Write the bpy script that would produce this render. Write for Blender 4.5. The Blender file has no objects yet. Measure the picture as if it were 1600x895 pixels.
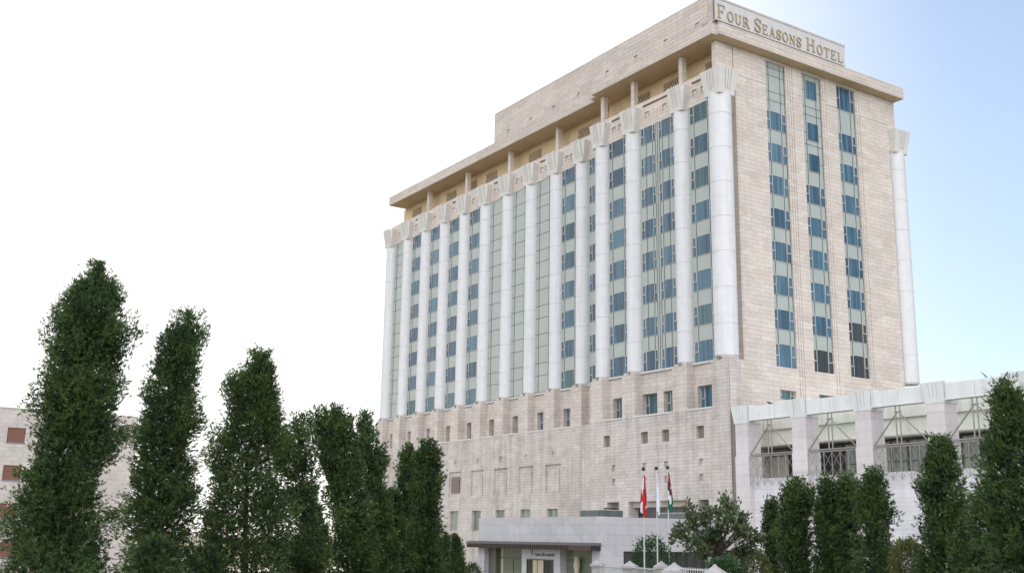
import bpy, math, random
import numpy as np
from mathutils import Vector, Matrix
R = math.radians
random.seed(7); rng = np.random.default_rng(7)
scene = bpy.context.scene
C = scene.collection

# ------------------------------------------------------------ camera, sky, sun, exposure
# heights below are written from the foot of the big columns; Z0 puts the hotel forecourt at 0
Z0 = 20.5
CAM = Vector((72.6476, -72.2370, -16.7403 + Z0))
RR = ((0.5567700245, 0.8305246053, 0.0153629377),
      (-0.1771277640, 0.1367722650, -0.9746379342),
      (-0.8115620093, 0.5399279837, 0.2232596636))      # rows: right, down, forward
right, down, fwd = (Vector(r) for r in RR)
FPX = 1723.95
cd = bpy.data.cameras.new('camera'); cam = bpy.data.objects.new('camera', cd); C.objects.link(cam)
cam.matrix_world = Matrix(((right.x, -down.x, -fwd.x, CAM.x), (right.y, -down.y, -fwd.y, CAM.y),
                           (right.z, -down.z, -fwd.z, CAM.z), (0, 0, 0, 1)))
cd.sensor_width = 36; cd.lens = FPX / 1600 * 36; cd.clip_end = 6000; cd.clip_start = .1
scene.camera = cam

SUN_EL, SUN_AZ = R(19.2), R(-59.2)       # azimuth clockwise from +Y
w = bpy.data.worlds.new('World'); scene.world = w; w.use_nodes = True
nt = w.node_tree; bg = nt.nodes['Background']
sky = nt.nodes.new('ShaderNodeTexSky'); sky.sky_type = 'NISHITA'; sky.sun_disc = False
sky.sun_elevation = SUN_EL; sky.sun_rotation = SUN_AZ
sky.air_density = 1.0; sky.dust_density = 0.6; sky.ozone_density = 1.2; sky.altitude = 700
bg.inputs[1].default_value = 0.13
# unseen bright clouds added behind the camera to light shaded facades; milky sky veil left of the sun
def wn(k, **kw):
    n = nt.nodes.new(k)
    for a, v in kw.items(): setattr(n, a, v)
    return n
def wm(op, a, b=None, clamp=False):
    n = wn('ShaderNodeMath', operation=op, use_clamp=clamp)
    for i, v in enumerate((a, b)):
        if v is None: continue
        if hasattr(v, 'node'): nt.links.new(v, n.inputs[i])
        else: n.inputs[i].default_value = v
    return n.outputs[0]
def wdot(vec):
    n = wn('ShaderNodeVectorMath', operation='DOT_PRODUCT'); nt.links.new(tc.outputs['Generated'], n.inputs[0]); n.inputs[1].default_value = vec; return n.outputs['Value']
def wramp(v, a, b):
    n = wn('ShaderNodeMapRange', interpolation_type='SMOOTHSTEP'); nt.links.new(v, n.inputs[0]); n.inputs[1].default_value = a; n.inputs[2].default_value = b; return n.outputs[0]
def wmix(f, a, col):
    n = wn('ShaderNodeMix', data_type='RGBA'); nt.links.new(f, n.inputs[0]); nt.links.new(a, n.inputs[6]); n.inputs[7].default_value = (*col, 1); return n.outputs[2]
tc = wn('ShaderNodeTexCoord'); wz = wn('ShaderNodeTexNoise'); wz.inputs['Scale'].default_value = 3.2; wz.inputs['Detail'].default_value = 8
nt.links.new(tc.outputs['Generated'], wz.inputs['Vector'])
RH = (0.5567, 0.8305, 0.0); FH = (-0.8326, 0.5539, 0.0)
VEIL, FILL_CLOUD = 8.5, 19.5
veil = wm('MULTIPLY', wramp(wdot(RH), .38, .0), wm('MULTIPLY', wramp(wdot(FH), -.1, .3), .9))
fill_cloud = wm('MULTIPLY', wramp(wdot(FH), -.05, -.40), wm('ADD', .40, wm('MULTIPLY', wramp(wz.outputs[0], .38, .56), .60)))
c_ = wmix(wm('MULTIPLY', wramp(wdot((0, 0, 1)), 1.1, .0), .55), sky.outputs[0], (4.1, 5.2, 7.1)); c_ = wmix(veil, c_, (VEIL, VEIL * .985, VEIL * .96)); c_ = wmix(fill_cloud, c_, (FILL_CLOUD * .99, FILL_CLOUD * .98, FILL_CLOUD * 1.0))
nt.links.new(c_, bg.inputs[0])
sl = bpy.data.lights.new('sun', 'SUN'); sl.energy = 4.0; sl.angle = R(0.53); sl.color = (1, .86, .68)
so = bpy.data.objects.new('sun', sl); C.objects.link(so)
sd = Vector((math.sin(SUN_AZ) * math.cos(SUN_EL), math.cos(SUN_AZ) * math.cos(SUN_EL), math.sin(SUN_EL)))
so.rotation_euler = sd.to_track_quat('Z', 'Y').to_euler(); so.location = (0, 0, 90)
scene.view_settings.view_transform = 'Standard'; scene.view_settings.look = 'None'
scene.view_settings.exposure = 0.25; scene.view_settings.gamma = 1

# ------------------------------------------------------------ helpers
class MB:
    """collects faces; z values are measured from the column feet unless dz is given"""
    def __init__(s, dz=Z0): s.v = []; s.f = []; s.dz = dz
    def quad(s, *p):
        n = len(s.v); s.v += [(a[0], a[1], a[2] + s.dz) for a in p]; s.f.append(tuple(range(n, n + len(p))))
    def box(s, x0, x1, y0, y1, z0, z1):
        x0, x1 = sorted((x0, x1)); y0, y1 = sorted((y0, y1)); z0, z1 = sorted((z0, z1))
        s.hexa([(x0, y0), (x1, y0), (x1, y1), (x0, y1)], z0, [(x0, y0), (x1, y0), (x1, y1), (x0, y1)], z1)
        return s
    def hexa(s, lo, z0, hi, z1):
        n = len(s.v); k = len(lo)
        s.v += [(a, b, z0 + s.dz) for a, b in lo] + [(a, b, z1 + s.dz) for a, b in hi]
        s.f.append(tuple(n + i for i in reversed(range(k)))); s.f.append(tuple(n + k + i for i in range(k)))
        for i in range(k): j = (i + 1) % k; s.f.append((n + i, n + j, n + k + j, n + k + i))
        return s
    def tube(s, a, b, r, k=8, r2=None):
        a = Vector(a) + Vector((0, 0, s.dz)); b = Vector(b) + Vector((0, 0, s.dz)); r2 = r if r2 is None else r2
        d = (b - a).normalized(); u = d.orthogonal().normalized(); v = d.cross(u); n = len(s.v)
        for c, q in ((a, r), (b, r2)):
            for i in range(k):
                t = 2 * math.pi * i / k; s.v.append(tuple(c + u * math.cos(t) * q + v * math.sin(t) * q))
        for i in range(k): j = (i + 1) % k; s.f.append((n + i, n + j, n + k + j, n + k + i))
        s.f.append(tuple(n + i for i in reversed(range(k)))); s.f.append(tuple(n + k + i for i in range(k)))
        return s
    def lathe(s, cx, cy, prof, k=40):
        n = len(s.v)
        for r, z in prof:
            for i in range(k):
                t = 2 * math.pi * i / k; s.v.append((cx + r * math.cos(t), cy + r * math.sin(t), z + s.dz))
        m = len(prof)
        for q in range(m - 1):
            for i in range(k): j = (i + 1) % k; s.f.append((n + q * k + i, n + q * k + j, n + q * k + k + j, n + q * k + k + i))
        s.f.append(tuple(n + i for i in reversed(range(k)))); s.f.append(tuple(n + (m - 1) * k + i for i in range(k)))
        return s
    def holes(s, ax, P, u0, u1, z0, z1, hs):
        """wall face in plane y=P (seen from -y) or x=P (seen from +x) with recesses (a,b,c,d,depth[,skip])"""
        sg = 1 if ax == 'y' else -1
        def pt(u, z, d=0.0): return (u, P + d * sg, z) if ax == 'y' else (P + d * sg, u, z)
        us = sorted({u0, u1, *[h[0] for h in hs], *[h[1] for h in hs]}); zs = sorted({z0, z1, *[h[2] for h in hs], *[h[3] for h in hs]})
        us = [u for u in us if u0 <= u <= u1]; zs = [z for z in zs if z0 <= z <= z1]
        for i in range(len(us) - 1):
            run = None
            for j in range(len(zs) - 1):
                cu, cz = (us[i] + us[i + 1]) / 2, (zs[j] + zs[j + 1]) / 2
                if not any(h[0] < cu < h[1] and h[2] < cz < h[3] for h in hs):
                    s.quad(pt(us[i], zs[j]), pt(us[i + 1], zs[j]), pt(us[i + 1], zs[j + 1]), pt(us[i], zs[j + 1]))
        for h in hs:
            a, b, c, d, e = h[:5]; sk = h[5] if len(h) > 5 else ''
            if 'L' not in sk: s.quad(pt(a, c), pt(a, d), pt(a, d, e), pt(a, c, e))
            if 'R' not in sk: s.quad(pt(b, c), pt(b, c, e), pt(b, d, e), pt(b, d))
            s.quad(pt(a, d), pt(b, d), pt(b, d, e), pt(a, d, e)); s.quad(pt(a, c), pt(a, c, e), pt(b, c, e), pt(b, c))
            s.quad(pt(a, c, e), pt(b, c, e), pt(b, d, e), pt(a, d, e))
        return s
    def build(s, name, mat, parent=None, smooth=False, bevel=0):
        me = bpy.data.meshes.new(name); off = Vector((0, 0, 0)); q = parent
        while q is not None: off += Vector(q.location); q = q.parent
        me.from_pydata([(a - off.x, b - off.y, c - off.z) for a, b, c in s.v], [], s.f); me.materials.append(mat)
        if smooth:
            me.shade_smooth()
            try: me.set_sharp_from_angle(angle=R(38))
            except Exception: pass
        o = bpy.data.objects.new(name, me); C.objects.link(o); o.parent = parent
        if bevel:
            b = o.modifiers.new('bevel', 'BEVEL'); b.width = bevel; b.segments = 2; b.limit_method = 'ANGLE'
        return o
def tag(o, label=None, cat=None, group=None, kind=None):
    if label: o['label'] = label
    if cat: o['category'] = cat
    if group: o['group'] = group
    if kind: o['kind'] = kind
    return o
def thing(name, loc, label, cat, group=None):
    o = bpy.data.objects.new(name, None); C.objects.link(o); o.location = loc; o.empty_display_size = .5
    return tag(o, label, cat, group)
def ray(px, py):
    return right * ((px - 800) / FPX) + down * ((py - 447.5) / FPX) + fwd
def at(px, depth, py=845):
    """the point `depth` metres ahead of the camera position along a bearing"""
    return CAM + ray(px, py) * depth
FHV = Vector((-0.83257, 0.55392, 0.0))
def upright(px, py, foot):
    """point over the upright plane that stands on foot and faces the camera position, and its distance factor"""
    r = ray(px, py); t = (foot - CAM).dot(FHV) / r.dot(FHV); return CAM + r * t, t
def ground_z(x, y):
    d = math.hypot(x - CAM.x, y - CAM.y); return max(0.05, 2.1 - 0.0205 * max(d - 2, 0))

# ------------------------------------------------------------ materials
def new_mat(name):
    m = bpy.data.materials.new(name); m.use_nodes = True; t = m.node_tree
    return m, t, t.nodes['Principled BSDF']
def simple(name, col, rough=.7, metal=0, noise=0.0, scale=3, spec=.5, streak=0.0):
    m, t, b = new_mat(name); b.inputs['Roughness'].default_value = rough; b.inputs['Metallic'].default_value = metal
    b.inputs['Specular IOR Level'].default_value = spec
    if noise or streak:
        g = t.nodes.new('ShaderNodeNewGeometry'); n = t.nodes.new('ShaderNodeTexNoise'); n.inputs['Scale'].default_value = scale
        n.inputs['Detail'].default_value = 6; t.links.new(g.outputs['Position'], n.inputs['Vector'])
        r = t.nodes.new('ShaderNodeMapRange'); r.inputs[1].default_value = .3; r.inputs[2].default_value = .7
        r.inputs[3].default_value = 1 - noise; r.inputs[4].default_value = 1 + noise; t.links.new(n.outputs[0], r.inputs[0])
        last = r.outputs[0]
        if streak:
            mp = t.nodes.new('ShaderNodeMapping'); mp.inputs['Scale'].default_value = (2.2, 2.2, .12)
            t.links.new(g.outputs['Position'], mp.inputs[0]); n2 = t.nodes.new('ShaderNodeTexNoise'); n2.inputs['Scale'].default_value = 1.0; n2.inputs['Detail'].default_value = 5
            t.links.new(mp.outputs[0], n2.inputs['Vector'])
            r2 = t.nodes.new('ShaderNodeMapRange'); r2.inputs[1].default_value = .5; r2.inputs[2].default_value = .75; r2.inputs[3].default_value = 1; r2.inputs[4].default_value = 1 - streak
            t.links.new(n2.outputs[0], r2.inputs[0]); mu = t.nodes.new('ShaderNodeMath'); mu.operation = 'MULTIPLY'
            t.links.new(last, mu.inputs[0]); t.links.new(r2.outputs[0], mu.inputs[1]); last = mu.outputs[0]
        mx = t.nodes.new('ShaderNodeVectorMath'); mx.operation = 'SCALE'; mx.inputs[0].default_value = col; t.links.new(last, mx.inputs['Scale'])
        t.links.new(mx.outputs[0], b.inputs['Base Color'])
    else: b.inputs['Base Color'].default_value = (*col, 1)
    return m
def stone(name, c1, c2, cm, bw=1.15, bh=.342, mortar=.022, stain=.25, warm=(.30, .235, .17), rough=.75, var=.10):
    m, t, b = new_mat(name); N = t.nodes.new; L = t.links.new
    g = N('ShaderNodeNewGeometry'); s = N('ShaderNodeSeparateXYZ'); L(g.outputs['Position'], s.inputs[0])
    a = N('ShaderNodeMath'); a.operation = 'ADD'; L(s.outputs[0], a.inputs[0]); L(s.outputs[1], a.inputs[1])
    c = N('ShaderNodeCombineXYZ'); L(a.outputs[0], c.inputs[0]); L(s.outputs[2], c.inputs[1])
    def brick(bias, off, k1, k2, km):
        q = N('ShaderNodeTexBrick'); q.inputs['Scale'].default_value = 1; q.inputs['Brick Width'].default_value = bw; q.inputs['Row Height'].default_value = bh
        q.inputs['Mortar Size'].default_value = mortar * .5; q.inputs['Mortar Smooth'].default_value = .3; q.inputs['Bias'].default_value = bias
        q.offset = .43; q.squash = 1; q.inputs['Color1'].default_value = (*k1, 1); q.inputs['Color2'].default_value = (*k2, 1); q.inputs['Mortar'].default_value = (*km, 1)
        L(c.outputs[0], q.inputs['Vector']); return q
    q = brick(0, 0, c1, c2, cm)
    # second layer: a few odd darker and warmer slabs
    v = N('ShaderNodeTexVoronoi'); v.feature = 'F1'; v.inputs['Scale'].default_value = 1
    mp = N('ShaderNodeMapping'); mp.inputs['Scale'].default_value = (1 / bw * .8, 1 / bh * .5, 1); L(c.outputs[0], mp.inputs[0]); L(mp.outputs[0], v.inputs['Vector'])
    n1 = N('ShaderNodeTexNoise'); n1.inputs['Scale'].default_value = .22; n1.inputs['Detail'].default_value = 7; n1.inputs['Roughness'].default_value = .62; L(g.outputs['Position'], n1.inputs['Vector'])
    r1 = N('ShaderNodeMapRange'); r1.inputs[1].default_value = .52; r1.inputs[2].default_value = .74; r1.inputs[3].default_value = 0; r1.inputs[4].default_value = stain; L(n1.outputs[0], r1.inputs[0])
    mx = N('ShaderNodeMix'); mx.data_type = 'RGBA'; L(r1.outputs[0], mx.inputs[0]); L(q.outputs[0], mx.inputs[6]); mx.inputs[7].default_value = (*warm, 1)
    # streaks that run down the wall
    mp2 = N('ShaderNodeMapping'); mp2.inputs['Scale'].default_value = (1.5, .10, 1); L(c.outputs[0], mp2.inputs[0])
    n2 = N('ShaderNodeTexNoise'); n2.inputs['Scale'].default_value = 1; n2.inputs['Detail'].default_value = 5; L(mp2.outputs[0], n2.inputs['Vector'])
    r2 = N('ShaderNodeMapRange'); r2.inputs[1].default_value = .45; r2.inputs[2].default_value = .8; r2.inputs[3].default_value = 1; r2.inputs[4].default_value = 1 - stain * .7; L(n2.outputs[0], r2.inputs[0])
    n3 = N('ShaderNodeTexNoise'); n3.inputs['Scale'].default_value = 2.4; n3.inputs['Detail'].default_value = 8; L(g.outputs['Position'], n3.inputs['Vector'])
    r3 = N('ShaderNodeMapRange'); r3.inputs[1].default_value = .3; r3.inputs[2].default_value = .7; r3.inputs[3].default_value = 1 - var; r3.inputs[4].default_value = 1 + var; L(n3.outputs[0], r3.inputs[0])
    rv = N('ShaderNodeMapRange'); sv = N('ShaderNodeSeparateColor'); L(v.outputs['Color'], sv.inputs[0]); rv.inputs[3].default_value = .90; rv.inputs[4].default_value = 1.05; L(sv.outputs[0], rv.inputs[0])
    m1 = N('ShaderNodeMath'); m1.operation = 'MULTIPLY'; L(r2.outputs[0], m1.inputs[0]); L(r3.outputs[0], m1.inputs[1])
    m2 = N('ShaderNodeMath'); m2.operation = 'MULTIPLY'; L(m1.outputs[0], m2.inputs[0]); L(rv.outputs[0], m2.inputs[1])
    sc = N('ShaderNodeVectorMath'); sc.operation = 'SCALE'; L(mx.outputs[2], sc.inputs[0]); L(m2.outputs[0], sc.inputs['Scale'])
    L(sc.outputs[0], b.inputs['Base Color']); b.inputs['Roughness'].default_value = rough
    bp = N('ShaderNodeBump'); bp.inputs['Strength'].default_value = .35; bp.inputs['Distance'].default_value = .02; L(q.outputs['Fac'], bp.inputs['Height']); bp.invert = True; L(bp.outputs[0], b.inputs['Normal'])
    return m
def pane_mat(name, col, col2, rough=.07, spec=.6):
    m, t, b = new_mat(name); N = t.nodes.new; L = t.links.new
    oi = N('ShaderNodeObjectInfo'); g = N('ShaderNodeNewGeometry'); mp = N('ShaderNodeMapping'); mp.inputs['Scale'].default_value = (2.0, 2.0, .08)
    L(g.outputs['Position'], mp.inputs[0]); n = N('ShaderNodeTexNoise'); n.inputs['Scale'].default_value = 1.3; n.inputs['Detail'].default_value = 3; L(mp.outputs[0], n.inputs['Vector'])
    a = N('ShaderNodeMath'); a.operation = 'MULTIPLY_ADD'; L(oi.outputs['Random'], a.inputs[0]); a.inputs[1].default_value = .75; 
    r = N('ShaderNodeMapRange'); r.inputs[1].default_value = .42; r.inputs[2].default_value = .62; r.inputs[3].default_value = -.25; r.inputs[4].default_value = .5; L(n.outputs[0], r.inputs[0]); L(r.outputs[0], a.inputs[2])
    a.use_clamp = True
    mx = N('ShaderNodeMix'); mx.data_type = 'RGBA'; L(a.outputs[0], mx.inputs[0]); mx.inputs[6].default_value = (*col, 1); mx.inputs[7].default_value = (*col2, 1)
    L(mx.outputs[2], b.inputs['Base Color']); b.inputs['Roughness'].default_value = rough; b.inputs['Specular IOR Level'].default_value = spec
    return m
M = {}
M['shaft'] = stone('cream_stone_cladding', (.62, .57, .525), (.58, .51, .455), (.36, .30, .26), stain=.06, warm=(.45, .36, .27), bh=.427, bw=1.5, mortar=.034, var=.045)
M['podium'] = stone('weathered_stone_cladding', (.555, .52, .495), (.525, .48, .45), (.31, .27, .24), stain=.45, var=.06, mortar=.03, warm=(.27, .215, .17), bh=.32, bw=1.2)
M['band'] = stone('pinkish_band_stone', (.59, .54, .505), (.545, .49, .445), (.33, .28, .245), stain=.25, warm=(.34, .27, .21), bh=.427, bw=1.3, mortar=.03, var=.05)
M['fascia'] = stone('roof_fascia_stone', (.58, .52, .48), (.54, .475, .43), (.36, .30, .26), bh=.44, bw=1.9, mortar=.05, stain=.06, var=.05)
M['pale'] = stone('pale_porch_stone', (.45, .45, .47), (.42, .42, .44), (.31, .31, .32), bw=1.7, bh=.85, mortar=.03, stain=.12, var=.03, warm=(.34, .31, .28))
M['wingstone'] = stone('pale_wing_stone', (.64, .635, .67), (.60, .595, .63), (.44, .43, .45), bw=1.1, bh=.33, stain=.12, var=.04, warm=(.36, .31, .27))
M['wingpier'] = stone('wing_pillar_stone', (.61, .575, .58), (.58, .545, .55), (.38, .35, .34), bw=9, bh=.95, stain=.10, var=.04)
M['precast'] = simple('white_precast_concrete', (.62, .63, .65), .7, noise=.04, scale=1.2, streak=.12)
M['capital'] = simple('off_white_capital_concrete', (.60, .585, .56), .75, noise=.05, scale=2, streak=.08)
M['beam'] = simple('wing_beam_concrete', (.66, .68, .68), .75, noise=.05, scale=.8, streak=.14)
M['innerbeam'] = simple('green_white_panel', (.66, .67, .60), .7, noise=.07, scale=.9, streak=.2)
M['tanbeam'] = simple('tan_beam_render', (.42, .37, .29), .8, noise=.08, scale=1)
M['joint'] = simple('dark_joint', (.16, .15, .14), .8)
M['soffit'] = simple('golden_lit_soffit', (.52, .40, .26), .8, noise=.06, scale=.7)  # golden bounce light under the roof is put into this base colour
M['loggia'] = simple('golden_lit_loggia', (.66, .51, .33), .8, noise=.08, scale=.8)  # warm sunlight inside the loggia is put into its base colour
M['spandrel'] = simple('pale_green_spandrel_glass', (.355, .395, .37), .18, noise=.05, scale=.5, spec=.6)
M['mullion'] = simple('dark_bronze_mullion', (.07, .08, .075), .45, metal=.3)
M['sash'] = simple('light_aluminium_sash', (.46, .44, .42), .45, metal=.2)
M['pane'] = pane_mat('blue_window_glass', (.018, .058, .10), (.075, .165, .225))
M['darkpane'] = pane_mat('dark_window_glass', (.02, .022, .022), (.05, .055, .05))
M['tealpane'] = pane_mat('teal_window_glass', (.02, .07, .085), (.08, .15, .17))
M['greypane'] = pane_mat('grey_green_glass', (.13, .15, .12), (.26, .29, .24), rough=.12)  # grey-green glass, tone varies at random between windows
M['greenpane'] = simple('green_tinted_glass', (.11, .135, .095), .06, spec=.8)
M['wingpane'] = pane_mat('terrace_grey_green_glass', (.19, .21, .17), (.34, .37, .31), rough=.2)
M['rail_glass'] = pane_mat('smoky_balustrade_glass', (.07, .085, .09), (.10, .12, .125), rough=.15)
M['louvre'] = simple('brown_louvre_metal', (.20, .16, .13), .6)
M['lattice'] = simple('dark_lattice_metal', (.09, .075, .06), .6)
M['steel'] = simple('painted_grey_steel', (.27, .26, .24), .5, metal=.2)
M['pipe'] = simple('grey_drain_pipe', (.22, .21, .20), .6)
M['canopy'] = simple('grey_canopy_edge', (.10, .105, .11), .5)
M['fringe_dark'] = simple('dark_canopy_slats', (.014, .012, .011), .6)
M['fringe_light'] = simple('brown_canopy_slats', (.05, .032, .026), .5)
M['letter'] = simple('antique_gold_letters', (.36, .285, .18), .5, metal=.2)
M['signpanel'] = simple('white_marble_panel', (.53, .52, .515), .5, noise=.04, scale=1)
M['darkletter'] = simple('dark_bronze_letters', (.05, .045, .04), .5)
M['black'] = simple('black_rubber', (.02, .02, .02), .6)
M['jamb'] = simple('dark_brown_stone_jamb', (.10, .095, .085), .4)
M['cream_light'] = simple('cream_lobby_curtain', (.40, .36, .26), .7, noise=.1, scale=1.5)
M['bark'] = simple('brown_bark', (.055, .042, .032), .9, noise=.3, scale=6)
M['asphalt'] = simple('asphalt', (.05, .05, .05), .85, noise=.15, scale=5)
M['kerb'] = simple('kerb_concrete', (.35, .34, .32), .8, noise=.1, scale=3)
M['paving'] = simple('forecourt_paving', (.38, .35, .31), .75, noise=.1, scale=2)
M['white_paint'] = simple('white_road_paint', (.75, .75, .73), .6)
M['shutter'] = simple('rust_brown_roller_shutter', (.19, .085, .06), .7, noise=.05, scale=3)
M['shutterline'] = simple('blue_grey_sill', (.17, .19, .24), .6)
M['pole'] = simple('white_flagpole_paint', (.50, .51, .52), .4)
M['postpaint'] = simple('white_fence_stone', (.38, .37, .37), .75, noise=.12, scale=4)
M['bird'] = simple('black_feathers', (.02, .02, .025), .6)

# ------------------------------------------------------------ setting: ground, forecourt, road
def grid_ground():
    me = bpy.data.meshes.new('ground'); vs = []; fs = []; n = 90
    ax = [math.copysign(abs(t) ** 2.6, t) * 2400 for t in np.linspace(-1, 1, n)]
    for j in range(n):
        for i in range(n):
            x, y = ax[i] + 50, ax[j] - 50; vs.append((x, y, ground_z(x, y) - .05))
    for j in range(n - 1):
        for i in range(n - 1): a = j * n + i; fs.append((a, a + 1, a + n + 1, a + n))
    me.from_pydata(vs, [], fs); me.shade_smooth()
    m, t, b = new_mat('dry_grass_and_soil'); g = t.nodes.new('ShaderNodeNewGeometry'); nz = t.nodes.new('ShaderNodeTexNoise'); nz.inputs['Scale'].default_value = .6; nz.inputs['Detail'].default_value = 8
    t.links.new(g.outputs['Position'], nz.inputs['Vector']); cr = t.nodes.new('ShaderNodeValToRGB'); cr.color_ramp.elements[0].position = .38; cr.color_ramp.elements[1].position = .62
    cr.color_ramp.elements[0].color = (.05, .085, .03, 1); cr.color_ramp.elements[1].color = (.20, .17, .11, 1)
    t.links.new(nz.outputs[0], cr.inputs[0]); t.links.new(cr.outputs[0], b.inputs['Base Color']); b.inputs['Roughness'].default_value = .95
    me.materials.append(m); o = bpy.data.objects.new('ground', me); C.objects.link(o); tag(o, kind='structure')
grid_ground()
def sheet(name, x0, x1, y0, y1, lift, mat, nx=30, ny=30):
    mb = MB(0)
    for i in range(nx):
        for j in range(ny):
            xa, xb = x0 + (x1 - x0) * i / nx, x0 + (x1 - x0) * (i + 1) / nx; ya, yb = y0 + (y1 - y0) * j / ny, y0 + (y1 - y0) * (j + 1) / ny
            mb.quad(*[(x, y, ground_z(x, y) + lift) for x, y in ((xa, ya), (xb, ya), (xb, yb), (xa, yb))])
    return tag(mb.build(name, mat), kind='structure')
sheet('forecourt', -60, 60, -30, -1.6, .03, M['paving'])
sheet('pavement', -200, 160, -68.5, -65.5, .12, M['kerb'], 90, 2)
sheet('road', -200, 160, -80, -68.5, .03, M['asphalt'], 90, 4)

# ------------------------------------------------------------ the hotel
F = 3.42
colx = [0, -5.34, -12.92, -18.12, -23.52, -28.6, -33.75, -38.95, -44.15, -49.4, -54.63, -59.87, -65.15, -70.4]
near = lambda i: i < 4
PF = lambda i: 0.0 if i < 4 else 1.4
STEP = -19.15
hotel = thing('hotel_building', (-35, 13, 0), 'tall cream stone hotel tower with a row of giant white columns', 'hotel')

# podium front walls
ps = MB(); hs = []
for a, b in ((-16.95, -15.9), (-11.1, -10.0), (-7.95, -6.9), (-3.15, -2.15)): hs.append((a, b, -7.38, -6.25, .45))
for a in (-15.6, -10.85, -7.7, -2.9):
    hs.append((a, a + .56, -9.88, -9.26, .24)); hs.append((a, a + .56, -11.27, -10.64, .24))
hs += [(-16.4, -14.47, -14.75, -12.93, 1.3, 'L'), (-17.0, -16.4, -14.75, -13.47, 1.3, 'R'), (-13.05, -4.53, -14.75, -12.93, 1.3),
       (-3.05, -1.74, -14.75, -12.93, 1.3, 'R'), (-1.74, -1.25, -14.75, -13.47, 1.3, 'L')]
ps.holes('y', -1.05, STEP, 1.3, -21, -4.65, hs)
for x_, y_ in ((-16.4, 1), (-1.74, 1)): ps.quad((x_, -1.05, -13.47), (x_, .25, -13.47), (x_, .25, -12.93), (x_, -1.05, -12.93))
ps.quad((1.3, -1.05, -21), (1.3, .45, -21), (1.3, .45, -4.65), (1.3, -1.05, -4.65)); ps.quad((1.3, .45, -21), (-.3, .45, -21), (-.3, .45, -4.65), (1.3, .45, -4.65))
ps.quad((STEP, -1.05, -21), (STEP, .35, -21), (STEP, .35, -4.65), (STEP, -1.05, -4.65))
ps.quad((STEP, -1.05, -4.65), (1.3, -1.05, -4.65), (1.3, .45, -4.65), (STEP, .45, -4.65))
hs = []
for k in range(5):
    cx = -48.78 + k * 5.27
    hs.append((cx - .24, cx + .24, -7.68, -7.18, .16))
    hs.append((cx - 1.48, cx + 1.48, -11.63, -8.52, .22))
for k in range(8):
    cx = -64.6 + k * 5.27
    hs.append((cx - 1.0, cx + 1.0, -15.75 if k < 4 else -15.9, -13.37, .35))
    if k < 3: hs.append((cx - 1.0, cx + 1.0, -11.6, -9.1, .35))
hs.append((-68.85, -66.6, -7.1, -5.4, .4))
ps.holes('y', .35, -71.5, STEP, -21, -4.65, hs)
ps.quad((-71.5, .35, -4.65), (STEP, .35, -4.65), (STEP, 1.5, -4.65), (-71.5, 1.5, -4.65))
ps.box(-71.45, -.8, 2.8, 26.9, -21, -5)
ps.quad((-71.5, .35, -21), (-71.5, 27, -21), (-71.5, 27, -4.65), (-71.5, .35, -4.65))
ps.build('podium_wall', M['podium'], hotel)
for k in range(1, 5):                    # raised blind panels inside the niches
    cx = -48.78 + k * 5.27
    MB().box(cx - 1.0, cx + 1.0, .44, .60, -11.62, -9.13).build('blind_panel', M['podium'], hotel)
# sill courses
class SC:
    def box(s, *a): MB().box(*a).build('sill_course', M['capital'], hotel)
sc = SC(); sc.box(STEP + 2.06, -13.98, -1.12, 0, -4.74, -4.6); sc.box(-11.9, -6.36, -1.12, 0, -4.74, -4.6); sc.box(-4.3, -.97, -1.12, 0, -4.74, -4.6)
for i in range(4, 13): sc.box(colx[i + 1] + 1.01, colx[i] - 1.01, .29, 1.4, -4.72, -4.58)
for i in range(13): sc.box(colx[i + 1] + .98, colx[i] - .98, PF(i + (i == 3)) - .22, PF(i + (i == 3)) + .02, -.30, -.14)
sc.box(STEP, -18.0, .30, .36, -4.72, -4.58)
# wall band between the piers
low = []
for i in range(13):
    a, b = colx[i + 1], colx[i]; c = (a + b) / 2
    if i == 1: low += [(i, -12.0, -9.75), (i, -8.8, -6.75)]
    elif i == 3: low.append((i, -21.6, -20.2))
    elif i == 0: low.append((i, -4.0, -1.6))
    else: low.append((i, c - 1.15, c + 1.15))
bw = MB()
bw.holes('y', 0.0, STEP, -.3, -4.6, -.2, [(a, b, -4.58, -2.36, .55) for i, a, b in low if i < 3])
bw.holes('y', 1.4, -71, STEP, -4.6, -.2, [(a, b, -4.58, -2.36, .55) for i, a, b in low if i >= 3])
bw.quad((STEP, 0, -4.6), (STEP, 1.4, -4.6), (STEP, 1.4, 28.7), (STEP, 0, 28.7))
bw.build('window_band_wall', M['band'], hotel)
# piers
for i, x in enumerate(colx):
    fr = -1.05 if near(i) else .35; bk = PF(i) + .02
    pm = MB(); x0, x1 = x - 1.0, x + 1.0
    if i == 0:
        pm.box(-.97, 1.3, -1.05, .45, -4.65, -.42); pm.box(-.8, 1.12, -.9, .42, -.42, -.12)
    else:
        pm.box(x0, x1, fr, bk, -4.65, -.42); pm.box(x0 + .14, x1 - .14, fr + .14, bk, -.42, -.12)
    pm.build('pier', M['podium'] if i == 0 else M['band'], hotel)

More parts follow.
